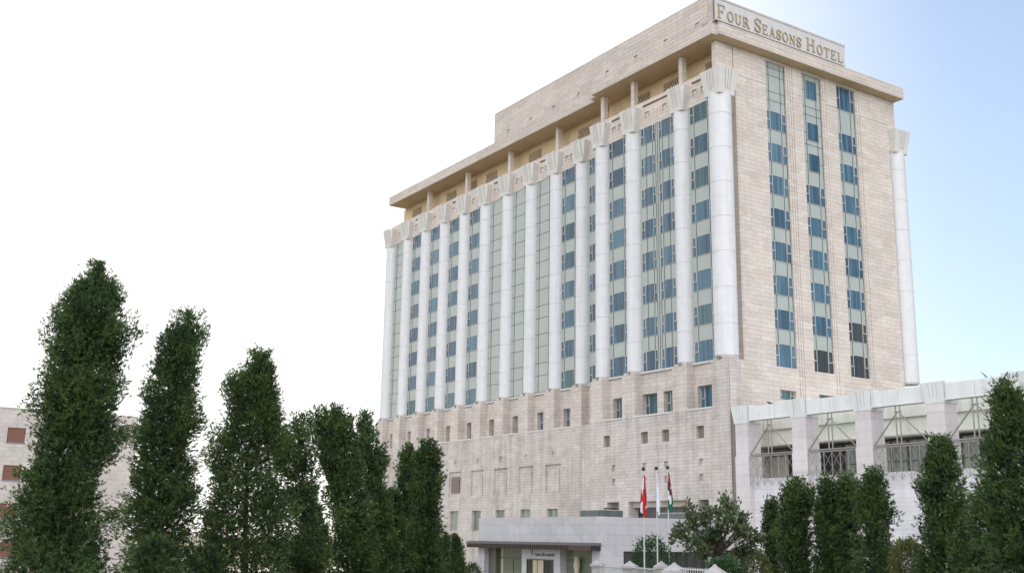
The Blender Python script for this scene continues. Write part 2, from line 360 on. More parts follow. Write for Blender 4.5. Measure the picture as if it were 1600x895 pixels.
# columns with capitals
def capital_mb(cx, cy, corner, k=1.0):
    mb = MB(); b, t = (1.03, 1.36) if corner else (.90, 1.30); z0, z1 = 25.5, 28.02
    def ring(h, ch):                                          # square with cut corners
        return [(cx - h + ch, cy - h), (cx + h - ch, cy - h), (cx + h, cy - h + ch), (cx + h, cy + h - ch), (cx + h - ch, cy + h), (cx - h + ch, cy + h), (cx - h, cy + h - ch), (cx - h, cy - h + ch)]
    cb, ct = (.05, .05) if corner else (.10, .42)
    # front and side faces carry three upright grooves: build the face as raised fins over a core
    s = .10
    mb.hexa(ring(b - s, cb), z0, ring(t - s, ct), z1)
    mb.hexa(ring(b, cb), z0 - .02, ring(b + .035, cb), z0 + .42)
    def fins(side):
        n = 3; gw = .085
        for q in range(n + 1):
            # fin limits, as a fraction of the face width, splayed upwards
            def lim(f, h, ch): wd = h - ch; return -wd + 2 * wd * f
            ed = [0, .34, .50, .66, 1.0] if not corner else [0, .36, .51, .66, 1.0]
            f0, f1 = ed[q], ed[q + 1]
            pts = []
            for h, ch, z in ((b + .02, cb, z0 + .40), (t, ct, z1 + .03)):
                a0 = lim(f0, h, ch) + (gw / 2 if q else 0); a1 = lim(f1, h, ch) - (gw / 2 if q < n else 0)
                hi = h - s - .02
                if side == 'f': pts.append(([(cx + a0, cy - h), (cx + a1, cy - h), (cx + a1, cy - hi), (cx + a0, cy - hi)], z))
                else: pts.append(([(cx + hi, cy + a0), (cx + h, cy + a0), (cx + h, cy + a1), (cx + hi, cy + a1)], z))
            mb.hexa(pts[0][0], pts[0][1], pts[1][0], pts[1][1])
    fins('f')
    if corner: fins('r')
    else:
        pts = []
        for h, ch, z in ((b + .02, cb, z0 + .40), (t, ct, z1 + .03)): pts.append(([(cx + h - s - .02, cy - h + ch + .05), (cx + h, cy - h + ch + .05), (cx + h, cy + h * .2), (cx + h - s - .02, cy + h * .2)], z))
        mb.hexa(pts[0][0], pts[0][1], pts[1][0], pts[1][1])
    return mb
joints = [23.5, 20.06, 16.64, 13.23, 9.81, 6.37, 2.95]
def column(cx, cy, r, corner):
    prof = [(r * 1.0, -.14), (r, -.02)]
    prof = [(r * .93, -.14), (r * .93, .0), (r, .0)]
    for z in reversed(joints): prof += [(r, z - .03), (r - .035, z - .022), (r - .035, z + .022), (r, z + .03)]
    prof += [(r, 25.6)]
    c = MB().lathe(cx, cy, prof, 48).build('column', M['precast'], hotel, smooth=True)
    capital_mb(cx, cy, corner).build('capital', M['capital'], c)
    shoe = MB(); shoe.box(cx - .12, cx + .16, cy - r - .1, cy - r + .02, -.30, -.02)
    shoe.build('shoe_bracket', M['pipe'], c)
for i, x in enumerate(colx): column(x, PF(i), 1.12 if i == 0 else .9, i == 0)
column(-.75, 27.35, 1.12, True)

# header wall over the glazing and loggia parapet
hw = MB(); hn = []; hf = []
for i in range(13):
    a, b = colx[i + 1], colx[i]; L_ = hn if i < 3 else hf
    cs = [a + 1.9, b - 2.2] if i != 3 else []
    if i == 1: cs = [a + 2.2, b - 2.6]
    for c in cs: L_.append((c - .32, c + .32, 26.72, 27.45, .14))
    if i != 3 and (i < 3 or i % 2 == 1): L_.append((a + 1.5, b - 1.35, 28.02, 28.32, .5))
hw.holes('y', -.05, STEP, -.3, 25.75, 28.72, hn); hw.holes('y', 1.35, -71, STEP, 25.75, 28.72, hf)
hw.box(STEP, -.32, -.04, .3, 28.60, 28.74); hw.box(-71, STEP, 1.36, 1.7, 28.60, 28.74)
hw.build('header_wall', M['shaft'], hotel)
for L_, y in ((hn, -.05), (hf, 1.35)):
    for a, b, c, d, e in L_:
        if e < .2: MB().box(a + .14, b - .1, y + .05, y + .13, c + .05, d - .22).build('ornament_panel', M['shaft'], hotel)

# glazed strips and windows
def glazing(ax, plane, u0, u1, z0, z1, muls, rails=(), name='glazed_strip'):
    g = MB(); sg = 1 if ax == 'y' else -1
    def bx(mb, a, b, d0, d1, c, d):
        if ax == 'y': mb.box(a, b, plane + d0, plane + d1, c, d)
        else: mb.box(plane - d1, plane - d0, a, b, c, d)
    bx(g, u0, u1, .0, .12, z0, z1); o = g.build(name, M['spandrel'], hotel)
    m = MB()
    for u in muls: bx(m, u - .022, u + .022, -.035, .02, z0, z1)
    for z in rails: bx(m, u0, u1, -.02, .02, z - .025, z + .025)
    bx(m, u0, u0 + .05, -.03, .02, z0, z1); bx(m, u1 - .05, u1, -.03, .02, z0, z1)
    m.build('mullion', M['mullion'], o)
tops_long = [25.74] + [25.86 - F * k for k in range(1, 8)]
def win_template(wl, wc, wr, h, kind):
    """window centred on local x=0, top at z=0, facing local -y"""
    wd = wl + wc + wr; x0 = -wd / 2
    key = (wl, wc, wr, h, kind)
    if key in win_template.c: return win_template.c[key]
    fr = MB(0); y0, y1 = -.055, 0
    def ring(mb, a, b, c, d, t, y0=y0):
        mb.box(a, a + t, y0, y1, c, d); mb.box(b - t, b, y0, y1, c, d); mb.box(a + t, b - t, y0, y1, c, c + t); mb.box(a + t, b - t, y0, y1, d - t, d)
    if wc: 
        a = x0 + wl; ring(fr, a, a + wc, -h, 0, .035)
    for a, b in ((x0, x0 + wl), (x0 + wl + wc, x0 + wd)):
        if b - a > .1: ring(fr, a + .004, b - .004, -h * .52, -.02, .075, -.085); ring(fr, a, b, -h, -h * .52 - .003, .03)
    f = bpy.data.meshes.new('window'); f.from_pydata(fr.v, [], fr.f); f.materials.append(M['sash'])
    pn = MB(0)
    a = x0
    for wdt in (wl, wc, wr):
        if wdt > .1:
            if wdt is wc or wdt == wc: pn.box(a + .03, a + wdt - .03, -.03, -.008, -h + .03, -.03)
            else: pn.box(a + .07, a + wdt - .07, -.05, -.012, -h * .52 + .07, -.09); pn.box(a + .03, a + wdt - .03, -.03, -.008, -h + .03, -h * .52 - .03)
        a += wdt
    p = bpy.data.meshes.new('pane'); p.from_pydata(pn.v, [], pn.f); p.materials.append(M[kind])
    win_template.c[key] = (f, p); return f, p
win_template.c = {}
def window(ax, u, plane, ztop, wl, wc, wr, h, kind='pane', name='window'):
    f, p = win_template(wl, wc, wr, h, kind); o = bpy.data.objects.new(name, f); q = bpy.data.objects.new('pane', p)
    C.objects.link(o); C.objects.link(q); o.parent = hotel; q.parent = o
    W = Vector((u, plane, ztop + Z0)) if ax == 'y' else Vector((plane, u, ztop + Z0))
    o.location = W - Vector(hotel.location)
    if ax == 'x': o.rotation_euler.z = math.pi / 2
    q.rotation_euler = (random.uniform(-.006, .006), 0, random.uniform(-.01, .01))      # glass never sits quite true
    return o
for i in range(13):
    a, b = colx[i + 1], colx[i]; c = (a + b) / 2; p = PF(i) if i != 3 else 1.4; p += .0
    z0, z1 = -.18, 25.78; u0, u1 = a + .3, b - .3
    if i in (5, 6, 7, 12):
        rails = [z for k in range(8) for z in (25.86 - F * k, 25.86 - F * k - 1.95)]
        glazing('y', p, u0, u1, z0, z1, [c - 1.0, c + 1.0], rails)
        continue
    if i == 1:
        glazing('y', p, u0, u1, z0, z1, [c - 1.75, c - .75, c - .3, c, c + .3, c + .75, c + 1.75])
    elif i == 3: glazing('y', p, max(u0, -23.2), STEP - .02, z0, z1, [c - .5, c + .5])
    else: glazing('y', p, u0, u1, z0, z1, [c - .97, c + .97])
    for k, zt in enumerate(tops_long):
        h = 1.95 if k < 7 else 2.05
        if k == 0: h = 1.85
        kd = 'tealpane' if (k == 7 and i > 2) or (i == 0 and k in (0, 2, 6)) else 'pane'
        if i == 1:
            window('y', c - 1.41, p - .002, zt, .48, 1.35, .44, h, kd); window('y', c + 1.41, p - .002, zt, .44, 1.35, .48, h, kd)
        elif i == 3: window('y', -21.2, p - .002, zt, .5, 1.3, .5, h, kd)
        else: window('y', c, p - .002, zt, .54, 1.94, .54, h, kd)
for i, a, b in low:
    p = (0.0 if i < 3 else 1.4) + .54; wd = b - a
    window('y', (a + b) / 2, p, -2.38, .0 if wd < 1.6 else .5, wd - (.0 if wd < 1.6 else 1.0) - .04, .0 if wd < 1.6 else .5, 2.18, 'tealpane' if i in (2, 4, 1) else ('greypane' if i > 5 else 'pane'), 'recessed_window')

# short facade
sw = MB(); hs = []
bays = [(6.87, 9.76), (12.22, 15.2), (17.66, 20.62)]
for a, b in bays: hs.append((a, b, -.2, 31.34, .28))
hs += [(7.25, 9.4, -3.32, -2.4, .35), (12.7, 14.9, -3.32, -2.4, .35), (18.0, 20.2, -3.32, -2.4, .35)]
for y in (10.05, 10.42, 10.74, 15.45, 15.82, 20.85, 21.22): hs.append((y - .03, y + .03, -4.6, 31.7, .10))
hs.append((2.2, 2.34, 28.8, 31.7, .12)); hs.append((0.0, 2.5, .0, 28.02, .7))
sw.holes('x', -.3, -.04, 26.05, -21, 31.7, hs)
sw.quad((-.3, 26.05, -21), (-6, 26.05, -21), (-6, 26.05, 25.6), (-.3, 26.05, 25.6))
sw.box(-6, -.3, 26.05, 27.27, 25.6, 31.7); sw.box(-.88, -.302, -.035, 2.1, 28.03, 31.68)
sw.build('side_wall', M['shaft'], hotel)
class LD:
    def box(s, *a): MB().box(*a).build('string_course', M['capital'], hotel)
ld = LD(); ld.box(-.3, -.262, 2.6, 6.86, 28.68, 28.76); ld.box(-.3, -.262, 21.3, 26.0, 28.68, 28.76); ld.box(-.3, -.262, 10.8, 12.2, 28.68, 28.76); ld.box(-.3, -.262, 15.9, 17.6, 28.68, 28.76)
P_ = -.5
for j, (a, b) in enumerate(bays):
    c = (a + b) / 2
    rails = []
    if j == 0: rails = [27.2, 28.15, 29.9, 30.75]
    if j == 1: rails = [24.9, 26.9, 27.8, 29.6, 21.7, 23.6]
    glazing('x', P_, a, b, -.2, 31.34, [c - .88, c + .78], rails)
    if j == 0:
        for k in range(8): window('x', c, P_ + .002, 26.03 - F * k, .56, 1.66, .64, 2.0 if k < 7 else 2.28)
    elif j == 1:
        for zt, h in ((30.8, 2.1), (26.07, 2.0), (22.65, 1.95)): window('x', c + .1, P_ + .002, zt, 0, 1.68, 0, h, 'pane', 'fixed_window')
        for k in range(2, 8): window('x', c, P_ + .002, 26.03 - F * k, .56, 1.66, .7, 2.0 if k < 7 else 2.28, 'pane' if k < 7 else 'darkpane')
    else:
        window('x', c, P_ + .002, 31.3, .6, 1.66, .62, 2.6)
        for k in range(8): window('x', c, P_ + .002, 26.03 - F * k, .6, 1.66, .62, 2.0 if k < 7 else 2.28, 'pane' if k < 6 else 'darkpane')
for a, b in ((7.25, 9.4), (12.7, 14.9), (18.0, 20.2)): window('x', (a + b) / 2, -.64, -2.42, .45, b - a - .95, .45, .88, 'tealpane', 'recessed_window')

# solid body behind the skins
core = MB(); core.box(-70.6, -1.2, 3.16, 25.9, -5, 31.66); core.box(STEP - .45, -1.2, 2.2, 3.1, -5, 31.66)
core.build('rear_wall', M['shaft'], hotel)
fl = MB(); fl.box(STEP, -.9, .3, 2.2, 28.2, 28.45); fl.box(-70.6, STEP, 1.7, 2.9, 28.2, 28.45); fl.build('loggia_floor', M['soffit'], hotel)
# loggia back wall, posts and lattice grilles
lg = MB(); lg.box(STEP - .5, -.9, 2.05, 2.195, 28.45, 31.66); lg.build('loggia_wall', M['loggia'], hotel)
lg = MB(); lg.box(-70.0, STEP - .51, 3.0, 3.15, 28.45, 31.66); lg.build('loggia_wall', M['loggia'], hotel)
for i in (1, 2, 3, 5, 7, 9, 11):
    y = PF(i); MB().box(colx[i] - .27, colx[i] + .27, y - .12, y + .45, 28.05, 31.66).build('loggia_post', M['shaft'], hotel)
for x0, y in ((-3.9, 2.04), (-10.3, 2.04), (-15.2, 2.04), (-26.6, 2.99), (-36.9, 2.99), (-47.0, 2.99), (-52.2, 2.99), (-57.5, 2.99), (-67.5, 2.99)):
    L_ = MB(); L_.box(x0, x0 + 2.6, y - .05, y - .01, 29.2, 30.9)
    o = L_.build('grille', M['mullion'], hotel); g = MB()
    for k in range(8):
        t = x0 + k * .325
        g.tube((t, y - .08, 29.2), (t + .325, y - .08, 30.05), .035, 4); g.tube((t + .325, y - .085, 29.2), (t, y - .085, 30.05), .035, 4)
        g.tube((t, y - .08, 30.05), (t + .325, y - .08, 30.9), .035, 4); g.tube((t + .325, y - .085, 30.05), (t, y - .085, 30.9), .035, 4)
    g.build('lattice', M['loggia'], o)

# cornice band and upper wall
out = [(.5, -1.3), (.5, -.66), (.9, -.66), (.9, 27.5), (-69.7, 27.5), (-69.7, .1), (-19.7, .1), (-19.7, -.62), (-18.65, -.62), (-18.65, -1.3)]
cb = MB(); cb.hexa(out[::-1][::-1], 31.67, out, 32.95); cb.build('cornice', M['fascia'], hotel)
# soffit lining, just under the band and inset
so_ = MB()
sh = lambda x, y: (x, y)
inner = [(.42, -1.2), (.42, -.58), (.82, -.58), (.82, 27.4), (-69.6, 27.4), (-69.6, .2), (-19.62, .2), (-19.62, -.52), (-18.57, -.52), (-18.57, -1.2)]
so_.hexa(inner, 31.635, inner, 31.675); so_.build('soffit', M['soffit'], hotel)
uw = MB(); hs = [(x, x + .58, 32.97, 33.65, .12) for x in (-1.9 - 4.75 * 0, -6.6, -11.37, -16.2)]
uw.holes('y', -1.2, -18.65, .3, 32.95, 36.0, hs)
hs = [(x, x + .58, 33.2, 33.85, .12) for x in (-23.2, -28.1, -33.0, -37.9)]
uw.holes('y', .2, -40.9, -18.65, 32.95, 36.95, hs)
uw.quad((-18.65, -1.2, 32.95), (-18.65, .6, 32.95), (-18.65, .6, 36), (-18.65, -1.2, 36))
uw.box(-18.65, .3, -.9, -.5, 32.96, 35.98)
uw.quad((-18.65, -1.2, 36), (.3, -1.2, 36), (.3, -.5, 36), (-18.65, -.5, 36))
uw.quad((.3, -1.2, 32.95), (.3, -.5, 32.95), (.3, -.5, 36), (.3, -1.2, 36))
uw.box(-40.88, -18.6, .55, 17.8, 32.96, 36.93); uw.box(-40.9, -18.65, .2, .6, 36.9, 36.97)
uw.box(-18.6, .74, -.5, 17.85, 32.96, 35.4); uw.box(-18.5, .86, -.62, 17.92, 35.4, 35.52)
uw.box(-.9, .0, -1.36, -1.2, 32.96, 36); uw.box(.3, .62, -1.25, -.85, 32.96, 35.9)
uw.build('parapet_wall', M['fascia'], hotel)
dp = MB(); dp.tube((1.5, -.85, -21), (1.5, -.85, -5.1), .16, 14); dp.tube((1.5, -.85, -8.6), (1.5, -.85, -8.3), .2, 14)
dp.build('drain_pipe', M['pipe'], hotel, smooth=True)
hl = MB(); hl.box(.02, .07, -1.07, -1.05, -12.0, -.3) if False else hl.box(1.29, 1.315, -1.065, -1.04, -21, -.42); hl.build('corner_joint', M['joint'], hotel)
for a, b in ((-16.95, -15.9), (-11.1, -10.0), (-7.95, -6.9), (-3.15, -2.15)):
    g = MB(); g.box(a + .04, b - .04, -.72, -.66, -7.34, -6.29); o = g.build('louvre_window', M['louvre'], hotel)
for cx in (-48.78,):
    g = MB()
    g.box(cx - .98, cx + .98, .42, .436, -11.1, -9.13)
    for k in range(12): g.box(cx - .95, cx + .95, .40, .42, -11.05 + k * .16, -10.97 + k * .16)
    g.build('louvre_window', M['louvre'], hotel)
for k in range(8):
    cx = -64.6 + k * 5.27
    window('y', cx, .68, -13.4, .0, 1.9, .0, 2.3, 'greypane', 'tall_window')
    if k < 3: window('y', cx, .68, -9.12, .0, 1.9, .0, 2.4, 'greypane', 'tall_window')
g = MB(); g.box(-68.8, -66.65, .70, .74, -7.06, -5.44); g.build('louvre_window', M['louvre'], hotel)
# terrace recess glass
g = MB(); g.box(-12.9, -4.6, .12, .18, -14.75, -13.5); g.build('terrace_window', M['darkpane'], hotel)
g = MB(); g.box(-16.9, -14.5, .12, .18, -14.75, -13.55); g.build('terrace_window', M['darkpane'], hotel)
g = MB(); g.box(-3.0, -1.3, .12, .18, -14.75, -13.55); g.build('terrace_window', M['darkpane'], hotel)
g = MB(); g.box(-13.0, -4.56, -.5, -.4, -13.5, -12.94); g.build('lintel', M['tanbeam'], hotel)

# ------------------------------------------------------------ roof sign: letters from strokes
def glyph(ch):
    """list of convex quads in a box of height 1; returns (quads, width)"""
    q = []; T, t, s = .125, .045, .04
    def r(x0, x1, y0, y1): q.append([(x0, y0), (x1, y0), (x1, y1), (x0, y1)])
    def stem(x, th=T, y0=0, y1=1, sb=.08, st=.08):
        r(x, x + th, y0 + (s if sb else 0), y1 - (s if st else 0))
        if sb: r(x - sb, x + th + sb, y0, y0 + s)
        if st: r(x - st, x + th + st, y1 - s, y1)
    def arc(cx, cy, rx, ry, a0, a1, tx, ty, n=18):
        for i in range(n):
            A, B = R(a0 + (a1 - a0) * i / n), R(a0 + (a1 - a0) * (i + 1) / n)
            o = lambda a: (cx + rx * math.cos(a), cy + ry * math.sin(a)); ii = lambda a: (cx + (rx - tx) * math.cos(a), cy + (ry - ty) * math.sin(a))
            q.append([ii(A), o(A), o(B), ii(B)])
    def line(a, b, w0):
        dx, dy = b[0] - a[0], b[1] - a[1]; h = w0 / 2
        q.append([(a[0] - h, a[1]), (a[0] + h, a[1]), (b[0] + h, b[1]), (b[0] - h, b[1])])
    if ch == 'F': stem(.10); r(.25, .66, 1 - s, 1); r(.62, .66, .76, .95); r(.25, .48, .49, .49 + s); r(.46, .50, .40, .63); W = .74
    elif ch == 'E': stem(.10); r(.25, .66, 1 - s, 1); r(.62, .66, .77, .95); r(.25, .48, .49, .49 + s); r(.46, .50, .41, .63); r(.25, .68, 0, s); r(.64, .68, s, .24); W = .78
    elif ch == 'L': stem(.10); r(.25, .66, 0, s); r(.62, .66, s, .26); W = .74
    elif ch == 'T': stem(.31, st=0); r(.04, .73, 1 - s, 1); r(.04, .08, .76, .95); r(.69, .73, .76, .95); W = .78
    elif ch == 'H': stem(.10); stem(.62); r(.25, .62, .48, .48 + s); W = .88
    elif ch == 'O': arc(.42, .5, .38, .52, 0, 360, T, t, 30); W = .84
    elif ch == 'U': r(.10, .25, .3, .95); r(.02, .33, .95, 1); r(.62, .67, .3, .95); r(.54, .75, .95, 1); arc(.385, .32, .285, .34, 180, 360, .11, .07); W = .80
    elif ch == 'R': stem(.10); arc(.40, .74, .26, .26, -90, 90, .13, .05); r(.25, .40, .95, 1.0); r(.25, .40, .48, .53); line((.70, .0), (.42, .49), .15); r(.62, .84, 0, s); W = .86
    elif ch == 'A': line((.10, .03), (.41, 1), .05); line((.66, .03), (.40, 1), .15); r(.22, .56, .32, .37); r(.0, .22, 0, s); r(.54, .80, 0, s); W = .80
    elif ch == 'N': r(.12, .17, s, .97); r(.66, .71, 0, .95); line((.68, 0), (.16, 1), .16); r(.02, .27, 0, s); r(.02, .20, .95, 1); r(.57, .80, .95, 1); W = .84
    elif ch == 'S':
        pts = [(.60, .74), (.52, .92), (.35, .985), (.18, .93), (.10, .77), (.16, .62), (.33, .52), (.50, .41), (.58, .25), (.50, .08), (.32, .015), (.15, .07), (.06, .25)]
        wd = [.03, .05, .055, .09, .12, .14, .15, .14, .12, .09, .055, .05, .03]
        fine = []
        for i in range(len(pts) - 1):
            for k in range(3):
                f = k / 3; p0, p1 = pts[max(i - 1, 0)], pts[i]; p2, p3 = pts[i + 1], pts[min(i + 2, len(pts) - 1)]
                cr = lambda a, b, c, d: .5 * (2 * b + (c - a) * f + (2 * a - 5 * b + 4 * c - d) * f * f + (3 * b - a - 3 * c + d) * f ** 3)
                fine.append((cr(p0[0], p1[0], p2[0], p3[0]), cr(p0[1], p1[1], p2[1], p3[1]), wd[i] * (1 - f) + wd[i + 1] * f))
        fine.append((*pts[-1], wd[-1]))
        pr = None
        for i, (x, y, w0) in enumerate(fine):
            a = fine[max(i - 1, 0)]; b = fine[min(i + 1, len(fine) - 1)]; dx, dy = b[0] - a[0], b[1] - a[1]; l = math.hypot(dx, dy); nx, ny = -dy / l * w0 / 2, dx / l * w0 / 2
            cur = ((x + nx, y + ny), (x - nx, y - ny))
            if pr: q.append([pr[1], cur[1], cur[0], pr[0]])
            pr = cur
        r(.59, .63, .70, .95); r(.03, .07, .05, .30); W = .68
    else: W = .4
    return q, W
def lettering(word, start, end, base, big, small, plane, face, mat, parent, depth=.08, stretch=None, name='letter'):
    """word written along u from start to end; face 'x' (towards +x, u=y) or 'y' (towards -y, u=x)"""
    hs_ = [big if k == 0 else small for k in range(len(word))]
    gl = [glyph(c) for c in word]; gap = .14 * small
    tot = sum(g[1] * h for g, h in zip(gl, hs_)) + gap * (len(word) - 1); k = (end - start) / tot; u = start
    for (qs, W), h in zip(gl, hs_):
        mb = MB()
        for n, q in enumerate(qs):
            e = .0015 * n
            lo = [(u + x * h * k, base + y * h) for x, y in q]
            ar = sum(lo[i][0] * lo[(i + 1) % 4][1] - lo[(i + 1) % 4][0] * lo[i][1] for i in range(4))
            if ar < 0: lo = lo[::-1]
            m = len(mb.v)
            for d in (0, depth + e):
                for a, b in lo: mb.v.append((plane + d, a, b + Z0) if face == 'x' else (a, plane - d, b + Z0))
            mb.f.append((m + 4, m + 5, m + 6, m + 7))
            for i in range(4): j = (i + 1) % 4; mb.f.append((m + i, m + j, m + 4 + j, m + 4 + i))
        mb.build(name, mat, parent); u += W * h * k + gap * k
sign = thing('rooftop_sign', (.9, 8.3, 33.0 + Z0), 'long white sign on the tower roof, gold letters reading FOUR SEASONS HOTEL', 'sign')
pn = MB(); pn.box(.88, .97, -1.2, 17.8, 33.0, 35.22); pn.build('sign_panel', M['signpanel'], sign)
pj = MB()
for y in (2.9, 6.6, 10.3, 14.0): pj.box(.97, .973, y, y + .03, 33.0, 35.2)
pj.build('panel_joint', M['kerb'], sign)
cp = MB(); cp.box(.80, 1.02, -1.24, 17.86, 35.24, 35.42); cp.box(.85, 1.03, -1.24, -.5, 32.96, 33.05); cp.build('sign_coping', M['fascia'], sign)
lettering('FOUR', -1.0, 3.45, 33.25, 1.42, 1.05, .972, 'x', M['letter'], sign)
lettering('SEASONS', 4.1, 10.95, 33.25, 1.42, 1.05, .972, 'x', M['letter'], sign)
lettering('HOTEL', 11.7, 17.4, 33.25, 1.42, 1.05, .972, 'x', M['letter'], sign)

# ------------------------------------------------------------ colonnaded side wing
wing = thing('colonnaded_wing', (24, 4, 0), 'low pale stone wing with flared pillars and steel lattice railings beside the tower', 'building')
NP = 8; px0 = 2.28; pitch = 6.53; yf = -1.6
for k in range(NP):
    x = px0 + k * pitch; p = MB()
    p.box(x + .05, x + 1.55, yf + .05, yf + 1.6, -9.35, -6.5); p.box(x, x + 1.5 + .1, yf, yf + 1.65, -21, -9.36)
    o = p.build('pillar', M['wingpier'], wing)
    c = MB(); cx, cy = x + .8, yf + .82
    def rg(h, e=0): return [(cx - h, cy - h), (cx + h, cy - h), (cx + h, cy + h), (cx - h, cy + h)]
    c.hexa(rg(.76), -6.54, rg(.96), -5.02)
    c.hexa(rg(.81), -6.52, rg(.86), -6.2)
    ed = [0, .33, .50, .67, 1.0]
    for q in range(4):
        pts = []
        for h, z in ((.85, -6.22), (1.02, -4.98)):
            a0 = -h + 2 * h * ed[q] + (.035 if q else 0) - (.12 if q else 0) * 0; a1 = -h + 2 * h * ed[q + 1] - (.035 if q < 3 else 0)
            pts.append([(cx + a0, cy - h), (cx + a1, cy - h), (cx + a1, cy - h + .12), (cx + a0, cy - h + .12)])
        c.hexa(pts[0], -6.22, pts[1], -4.98)
    c.hexa([(cx + .70, cy - .83), (cx + .85, cy - .83), (cx + .85, cy + .8), (cx + .70, cy + .8)], -6.22, [(cx + .88, cy - 1.0), (cx + 1.02, cy - 1.0), (cx + 1.02, cy + .95), (cx + .88, cy + .95)], -4.98)
    c.build('capital', M['beam'], o)
for k in range(NP - 1):
    a = px0 + k * pitch + 1.72; b = px0 + (k + 1) * pitch - .12; m = (a + b) / 2
    bm = MB(); bm.box(a - .2, m - .012, yf + .15, yf + .75, -6.27, -5.12); bm.box(m + .012, b + .2, yf + .15, yf + .75, -6.27, -5.12)
    bm.box(a - .2, b + .2, yf + .1, yf + .8, -6.34, -6.28); bm.build('beam', M['beam'], wing)
    # steel truss and lattice railing
    a2 = px0 + k * pitch + 1.6; b2 = px0 + (k + 1) * pitch; c = (a2 + b2) / 2 - .15
    tr = MB(); y = yf + .25
    tr.tube((c - .19, y, -6.3), (c - .19, y, -9.3), .055); tr.tube((c + .19, y, -6.3), (c + .19, y, -9.3), .055)
    tr.tube((c - .1, y, -6.9), (a2, y, -9.28), .06); tr.tube((c + .1, y, -6.9), (b2, y, -9.28), .05)
    tr.tube((a2, y, -9.27), (b2, y, -9.27), .06); tr.tube((a2, y + .3, -9.38), (b2, y + .3, -9.38), .05); tr.tube((c - .3, y, -6.85), (c + .3, y, -6.85), .06)
    tr.build('truss', M['steel'], wing, smooth=True)
    ra = MB(); y = yf + .12; n = 6; st = (b2 - a2) / n
    ra.tube((a2, y, -9.47), (b2, y, -9.47), .035, 6)
    for q in range(n + 1): ra.tube((a2 + q * st, y, -9.45), (a2 + q * st, y, -11.92), .03, 6)
    for q in range(n):
        xa, xb = a2 + q * st, a2 + (q + 1) * st
        for (z1, z2) in ((-9.5, -10.7), (-10.7, -11.9)):
            ra.tube((xa, y, z1), (xb, y, z2), .018, 4); ra.tube((xb, y + .03, z1), (xa, y + .03, z2), .018, 4)
    ra.build('lattice_railing', M['steel'], wing)
xe = px0 + (NP - 1) * pitch + 1.6
tw = MB(); tw.holes('y', -1.05, 1.75, xe, -21, -11.3, [(a, a + 1.1, -19.4, -17.2, .3) for a in (22, 29, 36)])
tw.quad((1.75, -1.05, -11.3), (xe, -1.05, -11.3), (xe, .6, -11.3), (1.75, .6, -11.3)); tw.quad((xe, -1.05, -21), (xe, 20, -21), (xe, 20, -11.3), (xe, -1.05, -11.3))
tw.box(1.75, xe, .5, .6, -11.34, -11.31) 
tw.build('terrace_wall', M['wingstone'], wing)
iw = MB(); iw.box(4.0 - 5.0, xe, 5.0, 20, -7.9, -6.47); iw.build('lower_beam', M['innerbeam'], wing)
iw = MB(); iw.box(-.25, xe, 4.7, 20, -6.46, -5.5); iw.build('upper_beam', M['innerbeam'], wing)
iw = MB(); iw.box(-.25, xe, 3.6, 5.6, -8.12, -7.96); iw.tube((3.2, 3.5, -8.05), (xe, 3.5, -8.05), .14, 10); iw.build('awning', M['innerbeam'], wing)
iw = MB(); iw.box(-.25, xe, 5.3, 20, -8.9, -7.95); iw.build('dark_frieze', M['louvre'], wing)
iw = MB(); iw.box(-.25, xe, 5.5, 20, -21, -8.9); iw.build('inner_wall', M['innerbeam'], wing)
for k in range(NP - 1):
    a = px0 + k * pitch + .2; g = MB(); g.box(a, a + 6.2, 4.9, 5.0, -11.6, -8.35)
    o = g.build('terrace_glazing', M['darkpane'] if k == 0 else M['wingpane'], wing)
    if k: m_ = MB(); m_.box(a + 1.7, a + 2.3, 4.85, 4.9, -11.6, -8.35); m_.box(a + 4.6, a + 4.8, 4.85, 4.9, -11.6, -8.35); m_.box(a, a + 6.2, 4.86, 4.9, -10.05, -9.98); m_.build('glazing_bar', M['mullion'], o)
iw = MB(); iw.box(xe - 24 + 3, xe - 24 + 5.8, 4.6, 4.9, -11.3, -8.3); iw.build('timber_panel', simple('ochre_timber', (.30, .19, .10), .7, noise=.1), wing)
fl = MB(); fl.box(-.25, xe, .6, 5.5, -11.9, -11.7); fl.build('terrace_floor', M['kerb'], wing)

# ------------------------------------------------------------ entrance pavilion
porch = thing('entrance_pavilion', (-10.7, -8, 0), 'low pale stone entrance block with a slatted canopy over glazed doors', 'building')
yb = -13.9; xl, xr = -20.2, -1.2
pb = MB()
pb.holes('y', yb, xl, xr, -21, -14.75, [(-19.1, -2.35, -21, -17.5, 1.3)])
pb.holes('x', xr, yb, -1.07, -21, -14.75, [(-11.45, -1.6, -21, -17.55, .6)])
pb.quad((xl, yb, -21), (xl, -.0, -21), (xl, -.0, -14.75), (xl, yb, -14.75))
pb.box(xl + .01, xr - .01, yb + .01, -1.08, -15.0, -14.752); pb.box(-13.1, -7.2, yb + .25, yb + 1.25, -21, -17.5)
pb.build('stone_wall', M['pale'], porch)
g = MB(); g.box(-11.4, -1.7, 0, 0, 0, 0) if False else g.box(xr - .55, xr - .5, -11.4, -1.65, -21, -17.6); g.build('side_window', M['darkpane'], porch)
cn = MB(); cn.box(-20.75, -1.05, yb - 1.1, yb - .002, -17.13, -17.0); cn.box(-20.7, -1.1, yb - .9, yb - .002, -17.0, -16.9); cn.build('canopy', M['canopy'], porch)
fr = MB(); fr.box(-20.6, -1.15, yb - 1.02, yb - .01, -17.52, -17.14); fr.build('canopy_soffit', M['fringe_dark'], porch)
fr = MB(); x = -20.6
while x < -4.2: fr.box(x, x + .15, yb - 1.09, yb - 1.021, -17.52 , -17.135); x += .32
fr.box(-4.1, -1.16, yb - 1.08, yb - 1.021, -17.52, -17.135); fr.build('canopy_slats', M['fringe_light'], porch)
